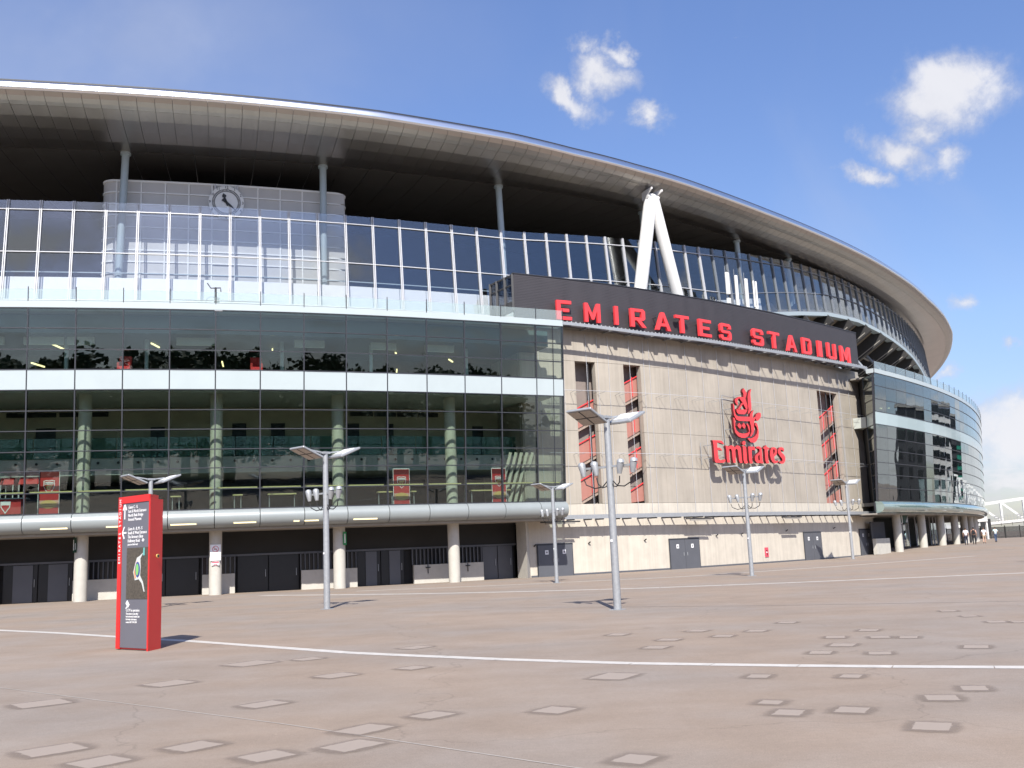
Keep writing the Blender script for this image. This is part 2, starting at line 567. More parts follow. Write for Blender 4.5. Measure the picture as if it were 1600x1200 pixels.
# ------------------------------------------------------------------ ground
def ground_material():
    m = D.materials.new('plaza_surface'); m.use_nodes = True
    n, l = m.node_tree.nodes, m.node_tree.links
    b = n['Principled BSDF']; b.inputs['Roughness'].default_value = .85; b.inputs['Specular IOR Level'].default_value = .25
    geo = n.new('ShaderNodeNewGeometry')

    def noise(sc, det, ro=.6, vec=None):
        t = n.new('ShaderNodeTexNoise'); t.inputs['Scale'].default_value = sc; t.inputs['Detail'].default_value = det; t.inputs['Roughness'].default_value = ro
        l.new(vec or geo.outputs['Position'], t.inputs['Vector']); return t.outputs['Fac']

    def rng(v, a, b_, c, d):
        r = n.new('ShaderNodeMapRange'); r.inputs[1].default_value, r.inputs[2].default_value, r.inputs[3].default_value, r.inputs[4].default_value = a, b_, c, d
        l.new(v, r.inputs[0]); return r.outputs[0]

    def mul(a, c):
        q = n.new('ShaderNodeMath'); q.operation = 'MULTIPLY'; l.new(a, q.inputs[0]); l.new(c, q.inputs[1]); return q.outputs[0]
    mp = n.new('ShaderNodeMapping'); mp.inputs['Rotation'].default_value = (0, 0, R(-32)); mp.inputs['Scale'].default_value = (.25, 1.6, 1)
    l.new(geo.outputs['Position'], mp.inputs['Vector'])
    f = mul(rng(noise(.12, 5), .3, .7, .94, 1.06), rng(noise(.8, 6, .7), .3, .7, .90, 1.09))
    f = mul(f, rng(noise(.45, 6, .65, mp.outputs[0]), .32, .7, .94, 1.05))
    f = mul(f, rng(noise(70, 4, .75), .25, .75, .70, 1.28))
    f = mul(f, rng(noise(14, 5, .7), .3, .7, .93, 1.06))
    vo = n.new('ShaderNodeTexVoronoi'); vo.inputs['Scale'].default_value = 2.1
    l.new(geo.outputs['Position'], vo.inputs['Vector'])
    f = mul(f, rng(vo.outputs['Distance'], .025, .04, 1.28, 1.0))
    v2 = n.new('ShaderNodeTexVoronoi'); v2.feature = 'DISTANCE_TO_EDGE'; v2.inputs['Scale'].default_value = .16
    wv = n.new('ShaderNodeTexNoise'); wv.inputs['Scale'].default_value = .9; wv.inputs['Detail'].default_value = 6
    l.new(geo.outputs['Position'], wv.inputs['Vector'])
    wa = n.new('ShaderNodeVectorMath'); wa.operation = 'MULTIPLY_ADD'; wa.inputs[1].default_value = (1.6, 1.6, 0)
    l.new(wv.outputs['Color'], wa.inputs[0]); l.new(geo.outputs['Position'], wa.inputs[2]); l.new(wa.outputs[0], v2.inputs['Vector'])
    f = mul(f, rng(v2.outputs['Distance'], .0, .0035, .82, 1.0))
    cm = n.new('ShaderNodeMix'); cm.data_type = 'RGBA'
    cm.inputs[6].default_value = (.292, .23, .181, 1); cm.inputs[7].default_value = (.27, .229, .196, 1)
    l.new(rng(noise(.2, 4), .42, .62, 0, 1), cm.inputs[0])
    sc = n.new('ShaderNodeVectorMath'); sc.operation = 'SCALE'
    l.new(cm.outputs[2], sc.inputs[0]); l.new(f, sc.inputs['Scale']); l.new(sc.outputs[0], b.inputs['Base Color'])
    bp = n.new('ShaderNodeBump'); bp.inputs['Strength'].default_value = .35; bp.inputs['Distance'].default_value = .01
    l.new(noise(110, 4, .7), bp.inputs['Height']); l.new(bp.outputs[0], b.inputs['Normal'])
    return m


g = MB()
xs = [-3000, -600, -200] + list(range(-100, 161, 10)) + [220, 600, 3000]
ys = [-3000, -600, -150, -60] + list(range(-20, 90, 10)) + [90 + 1.6 * i for i in range(11)] + [115, 130, 160, 200, 260, 500, 900, 3000]
for y in ys:
    for x in xs: g.v.append((x, y, gz(x, y)))
nx = len(xs)
for j in range(len(ys) - 1):
    for i in range(nx - 1):
        g.f.append([j * nx + i, j * nx + i + 1, (j + 1) * nx + i + 1, (j + 1) * nx + i]); g.mi.append(0); g.sm.append(True)
plaza = g.build('plaza', ground_material(), None, loc=(0, 0, 0), kind='structure')

pm('line_paint', (.52, .49, .45), .7, var=.16, scale=5)
pm('line_worn', (.43, .39, .35), .8, var=.2, scale=3)
pm('groove', (.22, .19, .17), .9)


def ribbon(name, pts, w, z, mat, gap=None, joint=.02):
    """a strip of flat slabs laid along a line, with open joints"""
    P = [Vector((p[0], p[1], 0)) for p in pts]
    L = [0]
    for a, b in zip(P, P[1:]): L.append(L[-1] + (b - a).length)
    X = lambda t: Vector((float(np.interp(t, L, [p.x for p in P])), float(np.interp(t, L, [p.y for p in P])), 0))
    m = MB(); t = 0; step = gap or 2.5
    while t < L[-1] - .01:
        a, b = t + (joint if gap else 0), min(t + step, L[-1])
        pa, pb = X(a), X(b); d = (pb - pa).normalized(); nrm = Vector((-d.y, d.x, 0)) * w / 2
        m.add([Vector((q.x, q.y, gz(q.x, q.y) + z)) for q in (pa - nrm, pb - nrm, pb + nrm, pa + nrm)], [(0, 1, 2, 3)])
        t += step
    return m.build(name, mat, None, kind='structure')


LINE1 = [[-21.49, 36.66], [-16.39, 32.09], [-13.4, 29.5], [-10.65, 26.79], [-7.76, 24.07], [-3.09, 19.25], [-0.19, 16.97], [1.76, 15.65], [4.27, 14.36], [6.46, 13.39], [9.5, 12.2], [20, 8.6], [36, 4]]
ribbon('ground_line', LINE1, .29, .004, 'line_paint', gap=1.25, joint=.012)
ribbon('ground_line', [[-14, 55], [-6, 48.6], [-.4, 45.3], [5, 43.3], [10.5, 42.6], [21, 42.3], [40, 43.5]], .75, .004, 'line_worn', gap=2.6)
ribbon('ground_line', [[-9, 55.5], [0, 55.0], [9, 56.5], [20, 64], [34, 76]], .5, .004, 'line_worn', gap=2.2)
ribbon('ground_line', [[-2, 33.5], [6.7, 28.2], [12.5, 25.6], [22, 22.5]], .05, .004, 'groove')
ribbon('ground_line', [[-12, 19.6], [-8.16, 16.05], [-3.05, 11.74], [-.14, 9.01], [2, 7]], .018, .004, 'line_worn')

# worn rectangular repair patches with a dark stain round each
def patch_material():
    m = D.materials.new('patch_surface'); m.use_nodes = True
    n, l = m.node_tree.nodes, m.node_tree.links
    b = n['Principled BSDF']; b.inputs['Roughness'].default_value = .85; b.inputs['Specular IOR Level'].default_value = .2
    at = n.new('ShaderNodeAttribute'); at.attribute_name = 'ring'
    geo = n.new('ShaderNodeNewGeometry')
    t = n.new('ShaderNodeTexNoise'); t.inputs['Scale'].default_value = 9; t.inputs['Detail'].default_value = 6
    l.new(geo.outputs['Position'], t.inputs['Vector'])
    ad = n.new('ShaderNodeMath'); ad.operation = 'MULTIPLY_ADD'; ad.inputs[1].default_value = .34
    l.new(t.outputs['Fac'], ad.inputs[0])
    sb = n.new('ShaderNodeMath'); sb.operation = 'SUBTRACT'; sb.inputs[1].default_value = .17; l.new(at.outputs['Fac'], sb.inputs[0]); l.new(sb.outputs[0], ad.inputs[2])
    cr_ = n.new('ShaderNodeValToRGB'); e = cr_.color_ramp.elements
    e[0].position = .62; e[0].color = (.246, .20, .168, 1)
    e[1].position = .76; e[1].color = (.47, .40, .345, 1)
    l.new(ad.outputs[0], cr_.inputs[0]); l.new(cr_.outputs[0], b.inputs['Base Color'])
    al = n.new('ShaderNodeMapRange'); al.interpolation_type = 'SMOOTHSTEP'
    al.inputs[1].default_value, al.inputs[2].default_value, al.inputs[4].default_value = .05, .7, .55
    l.new(ad.outputs[0], al.inputs[0])
    l.new(al.outputs[0], b.inputs['Alpha'])
    return m


PM = patch_material()
PATCH = [(-6.51, 13.93, .78), (-5.38, 15.64, .75), (-4.82, 18.18, .88), (-3.88, 18.55, .48), (-2.87, 15.76, .6), (-1.76, 16.36, .46), (-3.27, 12.96, .49), (-1.04, 11.53, .45), (-1.68, 10.79, .49), (-4.71, 10.34, .61), (-3.95, 9.63, .53), (-3.27, 10.22, .48), (-2.39, 9.56, .47), (-1.66, 9.89, .48), (-2.08, 19.93, .57), (2.31, 17.96, .46), (2.73, 19.29, .45), (3.57, 20.98, .46), (3.82, 19.6, .42), (4.64, 20.4, .43), (5.7, 22.11, .42), (5.59, 18.42, .39), (5.29, 17.07, .47), (4.63, 16.08, .38), (5.4, 15.65, .39), (6.27, 18.08, .38), (6.69, 17.87, .34), (6.56, 19.51, .4), (7.0, 15.96, .43), (9.73, 23.41, .39), (9.48, 21.75, .35), (9.28, 20.12, .39), (9.64, 19.9, .33), (1.93, 20.88, .42), (3.08, 13.62, .31), (4.17, 13.24, .28), (5.1, 11.8, .31), (4.49, 11.22, .39), (2.7, 10.71, .32), (3.35, 10.7, .36), (2.69, 11.41, .26), (3.73, 9.62, .39), (.32, 11.52, .44), (1.24, 14.25, .64), (.89, 8.74, .33)]
for (x, y, w) in PATCH:
    a = R(-33 + random.uniform(-7, 7)) + math.atan2(x, y) * .6
    hx, hy = w * .34, w * random.uniform(.34, .46)
    rings = []
    for e, val in ((0, 1.0), (.025, .66), (.06, .5), (.15, 0.0)):
        ring = []
        for k in range(16):
            t = 2 * math.pi * k / 16
            c_, s_ = math.cos(t), math.sin(t); q = 1 / max(abs(c_), abs(s_))
            if e > .05: q = q * .55 + .45 * 1.12
            ring.append(((hx + e * 1.15) * c_ * q, (hy + e * 1.4) * s_ * q, val))
        rings.append(ring)
    vs = [(0, 0, 1.0)] + [p for r_ in rings for p in r_]
    fs = [(0, 1 + k, 1 + (k + 1) % 16) for k in range(16)]
    for r_ in range(3):
        for k in range(16):
            fs.append((1 + r_ * 16 + k, 1 + (r_ + 1) * 16 + k, 1 + (r_ + 1) * 16 + (k + 1) % 16, 1 + r_ * 16 + (k + 1) % 16))
    me = D.meshes.new('ground_patch')
    me.from_pydata([(p[0], p[1], 0) for p in vs], [], fs)
    at = me.attributes.new('ring', 'FLOAT', 'POINT'); at.data.foreach_set('value', [p[2] for p in vs])
    me.materials.append(PM)
    o = D.objects.new('ground_patch', me); o.location = (x, y, .006 + .0007 * (len(WLOC) % 4)); o.rotation_euler = (0, 0, a)
    link(o, None, o.location); o['kind'] = 'structure'

# ================================================================== STADIUM
ST = empty('stadium', A(0, 0, 0), 0, 'huge curved stadium with green glass walls, concrete corner block and overhanging metal roof', 'stadium')
lean = lambda z: .0665 * z
BAY = 2.5324
ROWS = [4.9, 6.07, 7.29, 8.38, 9.54, 10.67, 11.85, 13.0, 14.16, 15.38, 16.53]


def curtain_wall(stations, n_single, glassmat, label, mw=.035, spand='white_panel', bull='aluminium'):
    """mullions and transoms in one frame; every pane a child of it"""
    fr = MB().use('mullion_dark')
    for s in stations:
        for z0, z1 in zip(ROWS, ROWS[1:]):
            fr.hexa(slab(s - mw, s + mw, z0, z1, lambda z: lean(z) - (.05 if mw > .03 else .1), .24 if mw > .03 else .2))
        fr.hexa(slab(s - .022, s + .022, 16.53, 17.75, lambda z: lean(z) + .05, .05))      # balustrade post
    for z in ROWS:
        t = .05 if z not in (4.9, 13.0) else .07
        fr.sweep([(lean(z) + .075, z - t / 2), (lean(z) + .075, z + t / 2), (lean(z) - .12, z + t / 2), (lean(z) - .12, z - t / 2)], stations[0], stations[-1])
    wall = fr.build('curtain_wall', None, ST, label=label)
    rest = {}
    for i, (a, b) in enumerate(zip(stations, stations[1:])):
        a2, b2 = a + mw + .002, b - mw - .002
        for r, (z0, z1) in enumerate(zip(ROWS, ROWS[1:])):
            if r == 6: nm, mt, th, of = 'spandrel_panel', spand, .05, .045
            elif r == 9: nm, mt, th, of = 'fascia_pane', glassmat, .02, .03
            else: nm, mt, th, of = 'glass_pane', glassmat, .02, .03
            jit = random.uniform(-.004, .004)
            f = lambda z, of=of, jit=jit: lean(z) + of + jit * (z - z0)
            if i < n_single:
                pane(nm, mt, wall, a2, b2, z0 + .027, z1 - .027, f, th)
            else:
                rest.setdefault((nm, mt), MB()).hexa(slab(a2, b2, z0 + .027, z1 - .027, f, th))
        # glass balustrade above the white sill
        p = slab(a2, b2, 16.97, 17.62, lambda z: lean(z) + .05, .02)
        if i < n_single:
            m = MB().hexa(p); m.build('balustrade_pane', 'glass_rail', wall, loc=p[0])
        else:
            rest.setdefault(('balustrade_pane', 'glass_rail'), MB()).hexa(p)
    for (nm, mt), m in rest.items():
        m.build(nm, mt, wall, kind='stuff')
    s0, s1 = stations[0], stations[-1]
    MB().sweep([(lean(16.53) + .1, 16.555), (lean(16.53) + .1, 16.95), (.4, 16.95), (.4, 16.555)], s0, s1).build('sill', 'white_panel', ST)
    # bullnose of rounded aluminium panels under the glass
    prof = [(.42, 4.87), (.60, 4.8), (.74, 4.64), (.80, 4.44), (.78, 4.22), (.68, 4.03), (.50, 3.90), (.2, 3.84), (.0, 3.84), (.0, 4.87)]
    for i, (a, b) in enumerate(zip(stations, stations[1:])):
        if i < 26:
            m = MB(); m.sweep(prof, a + .02, b - .02, smooth=True); m.build('bullnose_panel', bull, ST, loc=A(a, .3, 4))
    MB().sweep([(.05, 3.9), (.05, 4.8), (-.1, 4.8), (-.1, 3.9)], s0, s1).build('bullnose_core', 'mullion_dark', ST)
    return wall


ST1 = [-BAY * k for k in range(17, -1, -1)] + [2.0]
WING0 = 40.3
ST2 = [WING0 + BAY * k for k in range(0, 43)]
W1 = curtain_wall(ST1, 18, 'glass_green', 'long green glass front left of the concrete block')
# slim extra mullion in the last bay
fr = MB()
fr.hexa(slab(1.22, 1.26, 4.95, 16.5, lambda z: lean(z) + .07, .04)); fr.build('mullion', 'mullion_dark', W1)
W2 = curtain_wall(ST2, 12, 'glass_wing', 'curved mirror-like glass wing right of the concrete block', .01, 'spandrel_wing', 'glass_bull')
# angled return of the wing beside the concrete block
rp = MB().use('mullion_dark')
for z in ROWS:
    rp.beam(A(WING0, lean(z), z), A(42.7, -1.05, z), .06)
rp.beam(A(42.7, -1.05, 3.9), A(42.7, -1.0, 16.6), .1)
ret = rp.build('return_frame', None, ST)
for r, (z0, z1) in enumerate(zip(ROWS, ROWS[1:])):
    d0, d1 = A(WING0, lean(z0), z0), A(WING0, lean(z1), z1)
    e0, e1 = A(42.7, -1.05, z0), A(42.7, -1.0, z1)
    t = Vector((.02, .02, 0)); g_ = Vector((0, 0, .03))
    m = MB(); m.hexa([d0 + g_, e0 + g_, e0 + g_ + t, d0 + g_ + t, d1 - g_, e1 - g_, e1 - g_ + t, d1 - g_ + t])
    m.build('return_pane' if r != 6 else 'spandrel_panel', 'glass_wing' if r != 6 else 'spandrel_wing', ret, loc=d0)
MB().hexa([A(42.8, -1.1, 3.85), A(45.1, -2.5, 3.85), A(45.5, -2.6, 3.85), A(43.2, -1.2, 3.85), A(42.8, -1.1, 16.6), A(45.1, -2.5, 17), A(45.5, -2.6, 17), A(43.2, -1.2, 16.6)]).build('return_wall', 'dark_wall', ST)

# ---- strip lights on the bullnose
for a, b in ((-33.5, -32.4), (-29.43, -28.04), (-26.03, -25.2), (-22.63, -21.24), (-19.2, -17.95), (-15.83, -15.5), (-15.2, -14.38), (-12.33, -10.89)):
    MB().sweep([(.70, 4.04), (.745, 4.11), (.70, 4.11), (.65, 4.04)], a, b).build('strip_light', 'strip_light', ST, loc=A(a, .5, 4.1))

# ---- ground floor under the glass front
def ground_floor(s0, s1, dr=0):
    MB().sweep([(.1, 3.70), (.1, 3.83), (-9, 3.83), (-9, 3.70)], s0, s1).build('soffit', 'concrete_dim', ST)


ground_floor(-43, 2.0)
MB().sweep([(.1, 3.70), (.1, 3.83), (-12, 3.83), (-12, 3.70)], WING0, 148).build('soffit', 'concrete_dim', ST)
colp = [-42.83, -35.24, -27.65, -20.2, -12.85, -5.4]


def round_column(s, off, z0, z1, r, mat, label=None):
    m = MB(); m.tube([A(s, off, z0), A(s, off, z1)], r, 20)
    return m.build('column', mat, ST, loc=A(s, off, z0), label=label)


for s in colp: round_column(s, -1.25, -.05, 3.72, .37, 'concrete_column')
for k in range(12):
    s = 47.7 + 7.35 * k; p = A(s, -1.1); round_column(s, -1.1, gz(p.x, p.y) - .2, 3.72, .40, 'concrete_column')
# back wall with dark doors, grey leaves, louvres and low concrete walls
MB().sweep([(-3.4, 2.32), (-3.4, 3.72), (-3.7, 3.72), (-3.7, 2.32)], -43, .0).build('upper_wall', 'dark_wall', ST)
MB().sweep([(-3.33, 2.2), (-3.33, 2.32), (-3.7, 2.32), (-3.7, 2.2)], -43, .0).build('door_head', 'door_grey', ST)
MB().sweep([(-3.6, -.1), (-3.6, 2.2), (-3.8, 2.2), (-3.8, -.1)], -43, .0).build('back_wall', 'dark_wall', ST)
UNIT = 7.45


def door_bay(s0, s1, leaves, mat='door_dark', light=()):
    n = leaves; w = (s1 - s0) / n
    for k in range(n):
        a, b = s0 + k * w + .03, s0 + (k + 1) * w - .03
        d = pane('door', mat, ST, a, b, .0, 2.18, -3.45, .06)
        MB().beam(A(b - .15, -3.37, .9), A(b - .15, -3.37, 1.35), .03).build('handle', 'galvanised', d)
        if k in light:
            pane('grey_leaf', 'door_grey', d, a + .55, b - .25, .02, 2.16, -3.39, .04)


def low_wall(s0, s1):
    m = MB().sweep([(-2.85, -.1), (-2.85, 1.18), (-3.15, 1.18), (-3.15, -.1)], s0, s1); m.build('low_wall', 'concrete_column', ST, loc=A(s0, -2.6, 0))
    fr = MB().use('door_grey')
    n = int((s1 - s0) / .27)
    for k in range(n + 1):
        s = s0 + (s1 - s0) * k / n
        fr.hexa(slab(s - .03, s + .03, 1.19, 2.19, -3.2, .08))
    fr.build('louvre', None, ST, loc=A(s0, -2.8, 1.2))
    pane('louvre_glass', 'dark_glass', ST, s0, s1, 1.19, 2.19, -3.32, .02)


door_bay(-42.5, -36.0, 4); low_wall(-35.9, -32.6)
door_bay(-32.4, -28.5, 2, light=(0, 1)); low_wall(-28.4, -25.4)
door_bay(-25.2, -21.2, 2); low_wall(-21.0, -19.05)
door_bay(-18.9, -15.05, 2); low_wall(-14.97, -11.4)
door_bay(-11.3, -8.1, 2, light=(0, 1)); low_wall(-7.6, -2.7)
door_bay(-2.55, -.25, 2, 'door_grey')
# shower-shaped wall taps on the low wall
for s in (-6.65, -3.85):
    m = MB(); m.beam(A(s, -2.82, .62), A(s, -2.82, 1.16), .05); m.beam(A(s - .16, -2.81, 1.0), A(s + .16, -2.81, 1.0), .07); m.build('wall_bracket', 'dark_steel', ST)
# inside faces under the wing
MB().sweep([(-7.0, -.1), (-7.0, 3.72), (-7.4, 3.72), (-7.4, -.1)], 45.3, 148).build('back_wall', 'interior_dark', ST)
MB().sweep([(-1.35, .1), (-1.35, 1.55), (-1.7, 1.55), (-1.7, .1)], 42.95, 46.2).build('low_wall', 'concrete_column', ST)
fr = MB()
for k in range(13):
    s = 43.1 + .25 * k; fr.hexa(slab(s - .03, s + .03, 1.56, 3.1, -1.75, .08))
fr.build('louvre', 'door_grey', ST)
pane('louvre_glass', 'dark_glass', ST, 43, 46.2, 1.56, 3.1, -1.85, .02)
for s in (58.6, 66.0, 73.4, 80.8):            # glazed lobbies between the wing columns
    pane('lobby_pane', 'glass_wing', ST, s - 2.4, s + 2.0, .4, 3.0, -4.0, .03)
    for q in (s - 2.4, s - .2, s + 2.0): MB().beam(A(q, -4, .3), A(q, -4, 3.7), .1).build('lobby_post', 'mullion_white', ST)

# ---- interior seen through the green glass
S0, S1 = -43, 1.6
MB().sweep([(-.15, 4.55), (-.15, 4.86), (-12, 4.86), (-12, 4.55)], S0, S1).build('concourse_floor', 'interior_floor', ST)
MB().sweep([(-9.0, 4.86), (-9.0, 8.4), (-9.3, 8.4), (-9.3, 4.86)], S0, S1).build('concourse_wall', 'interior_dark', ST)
MB().sweep([(-3.5, 7.35), (-3.5, 8.35), (-9.0, 8.35), (-9.0, 7.35)], S0, S1).build('gallery_edge', 'interior_grey', ST)
m = MB()
s = -42.5
while s < 1:
    c = A(s, -3.47, 8.08); t = AT(s); nrm = Vector((math.sin(t), -math.cos(t), 0))
    m.tube([c, c + nrm * .03], .085, 10); s += 1.172
m.build('downlight', 'black_plastic', ST, kind='stuff')
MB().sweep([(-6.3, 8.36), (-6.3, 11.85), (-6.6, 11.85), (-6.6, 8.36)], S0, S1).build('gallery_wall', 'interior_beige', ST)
MB().sweep([(-.2, 11.88), (-.2, 12.95), (-7, 12.95), (-7, 11.88)], S0, S1).build('club_floor', 'interior_grey', ST)
s = S0
while s < 1:
    pane('gallery_glass', 'glass_balcony', ST, s, min(s + 2.35, 1.5), 8.4, 9.62, -3.6, .03); s += 2.4
for a, b, z0, z1 in ((-31.6, -30.4, 9.0, 10.6), (-24.54, -23.63, 8.4, 10.6), (-19.2, -18.25, 8.4, 10.8), (-16.57, -15.61, 8.4, 10.8), (-11.18, -10.33, 8.4, 10.8), (-8.32, -7.79, 8.4, 10.8), (-1.73, -.87, 8.4, 10.7)):
    pane('gallery_door', 'door_dark', ST, a, b, z0, z1, -6.27, .05)
for a, b in ((-33.4, -30.4), (-30.2, -27.2), (-10.98, -9.3), (-9.2, -7.6), (-7.5, -6.0), (-5.9, -4.4)):
    pane('vent_grille', 'door_dark', ST, a, b, 11.3, 11.6, -6.25, .06)
for s in colp[1:]: round_column(s, -1.25, 4.86, 11.87, .37, 'column_paint')
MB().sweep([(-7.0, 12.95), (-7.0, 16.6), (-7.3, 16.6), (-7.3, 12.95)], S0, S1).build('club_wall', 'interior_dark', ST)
MB().sweep([(-.3, 15.42), (-.3, 16.5), (-.5, 16.5), (-.5, 15.42)], S0, S1).build('fascia_board', 'spandrel_teal', ST)
MB().sweep([(-.5, 15.42), (-.5, 15.55), (-7.0, 15.55), (-7.0, 15.42)], S0, S1).build('club_ceiling', 'interior_dark', ST)
for s in (-29.0, -24.4, -16.2, -10.4, -3.7): MB().tube([A(s, -2.2, 12.95), A(s, -2.2, 15.42)], .12, 10).build('club_post', 'steel_blue', ST)
for a, b in ((-34.5, -32.3), (-31.2, -29.0), (-28.8, -27.3), (-22.6, -20.3), (-15.5, -13.6), (-10.6, -8.9), (-6.9, -4.9)):
    pane('club_bulkhead', 'interior_grey', ST, a, b, 14.95, 15.4, -1.4, .2)
for (a, za, b, zb) in ((-31.05, 14.08, -30.71, 13.84), (-30.07, 15.3, -29.51, 14.9), (-24.18, 15.9, -23.87, 15.55), (-19.9, 14.19, -19.82, 13.9), (-16.76, 14.94, -16.63, 15.27), (-8.55, 15.0, -8.14, 15.3), (-8.56, 13.66, -8.06, 13.93), (-4.55, 14.57, -4.21, 14.76)):
    MB().beam(A(a, -2.6, min(za, 15.3)), A(b, -4.2, min(zb + .3, 15.38)), .08).build('tube_light', 'tube_light', ST)
# yellow handrail segments just inside the glass
for a, b in zip(ST1, ST1[1:]):
    MB().beam(A(a + .12, -.12, 6.17), A(b - .12, -.12, 6.17), .07).build('handrail', 'yellow_rail', ST)
# stair flight at the right end of the concourse
m = MB()
for k in range(5):
    s = -.9 + k * .42
    m.beam(A(s - .5, -3, 4.9), A(s + .25, -2.2, 8.4), .09, .2)
m.build('stair_bars', 'column_paint', ST)
# interior of the wing
MB().sweep([(-.2, 11.9), (-.2, 12.9), (-9, 12.9), (-9, 11.9)], 42.9, 148).build('club_floor', 'interior_grey', ST)
MB().sweep([(-.15, 4.55), (-.15, 4.86), (-9, 4.86), (-9, 4.55)], 42.9, 148).build('concourse_floor', 'interior_floor', ST)
MB().sweep([(-8, 4.86), (-8, 16.6), (-8.4, 16.6), (-8.4, 4.86)], 42.9, 148).build('concourse_wall', 'interior_dark', ST)
for a, za, b, zb in ((48.3, 14.2, 49.6, 14.4), (50.5, 14.4, 52.0, 14.6)):
    MB().beam(A(a, -1.6, za), A(b, -2.2, zb), .09).build('tube_light', 'tube_light', ST)

# ---- terrace behind the balustrade
MB().sweep([(.95, 16.56), (.95, 16.7), (-24, 16.7), (-24, 16.56)], S0, 0).build('terrace', 'concrete_dim', ST)
MB().sweep([(.95, 16.56), (.95, 16.7), (-24, 16.7), (-24, 16.56)], 42.9, 150).build('terrace', 'concrete_dim', ST)

# ---- upper glazing, leaning back
dz = tab([-70, 2, 6.8, 15, 22, 31, 40, 50, 70, 260], [0, 0, .3, .9, 1.5, 2.4, 3.2, 3.6, 3.7, 3.7])
zlo = tab([-70, 4, 12, 20, 28, 34.2, 39.3, 45.9, 54.2, 61.5, 66, 72, 78.3, 84.4, 88, 92, 100, 150], [18.6, 18.6, 19.2, 20.2, 21.5, 22.6, 23.4, 24.3, 24.85, 24.75, 24.6, 24.35, 24.0, 23.3, 22.6, 21.7, 20.5, 19])
ztop = lambda s: 25.3 + dz(s) - (.0 if s < 50 else min(.4, (s - 50) * .02))
uo = lambda z, s: -5.0 - (z - 18.6 - dz(s)) * .09 + tab([60, 95, 120], [0, .25, .5])(s)


def upane(s0, s1, fa, fb, th, off=0.0):
    P = []
    for f in (fa, fb):
        q = []
        for s, o in ((s0, 1), (s1, 1), (s1, -1), (s0, -1)):
            z = f(s); q.append(A(s, uo(z, s) + off + o * th / 2, z))
        P += q
    return P


US = [-33.62 + 2.03 * k for k in range(-5, 68)]
fr = MB()
zl = [lambda s: zlo(s), lambda s: max(21.8 + dz(s) * .75, zlo(s) + (1.9 if s > 26 else .6)), lambda s: max(24.7 + dz(s), zlo(s) + 2.2), ztop]
for s in US:
    fr.use('mullion_white' if s < 24 else 'mullion_shade_strut_grey')  # right-hand white mullions carry the shade in their colour
    for o in (-.055, .055):
        fr.hexa(upane(s + o - .032, s + o + .032, zl[0], zl[3], .14, .06))
for f, t in ((zl[0], .06), (zl[1], .05), (zl[2], .06)):
    for a, b in zip(US, US[1:]):
        fr.use('mullion_white' if a < 24 else 'mullion_shade_strut_grey')
        fr.hexa(upane(a, b, lambda s: f(s) - t, f, .12, .05))
UW = fr.build('upper_glazing', None, ST, label='tall clear glass screen with white mullions on the terrace under the roof')
rest = MB()
for i, (a, b) in enumerate(zip(US, US[1:])):
    for r in range(3):
        p = upane(a + .1, b - .1, lambda s: zl[r](s) + .01, lambda s: zl[r + 1](s) - .07 if r < 2 else zl[3](s), .02)
        if i < 52:
            m = MB().hexa(p); m.build('screen_pane', 'glass_upper', UW, loc=p[0])
        else: rest.hexa(p)
rest.build('screen_pane', 'glass_upper', UW, kind='stuff')
# white parapet behind the glass and its handrail; white plinth below the screen
for a, b in zip(US, US[1:]):
    if b < 34:
        p = upane(a + .02, b - .02, lambda s: zlo(s) + .1, lambda s: 20.3 + dz(s) * .9 if s < 14 else zlo(s) + 1.5, .08, -.7)
        MB().hexa(p).build('parapet_panel', 'white_paint', ST, loc=p[0])
m = MB()
for a, b in zip(US, US[1:]):
    if b < 34: m.beam(A(a, -5.9, 20.65 + dz(a) * .9), A(b, -5.9, 20.65 + dz(b) * .9), .06)
m.build('parapet_rail', 'steel_blue', ST)
MB().sweep(lambda s: [(-4.95, 16.7), (-4.95, zlo(s) - .05), (-5.2, zlo(s) - .05), (-5.2, 16.7)], -43, 14).build('plinth_wall', 'white_panel', ST)
# steel columns behind the screen, up to the roof fold
for s in (-40.3, -26.5, -12.75, 1.2, 16.5, 30.5, 40.2):
    m = MB(); m.tube([A(s - (.4 if s < -20 else 0) + (.35 if s > 0 else 0), -6.3, zlo(s) - 1), A(s, -6.2, 29.0)], .24, 14)
    m.tube([A(s, -6.2, 28.85), A(s, -6.2, 29.05)], .34, 14)
    m.build('column', 'steel_blue', ST, label='slim grey steel column rising to the roof behind the glass screen')
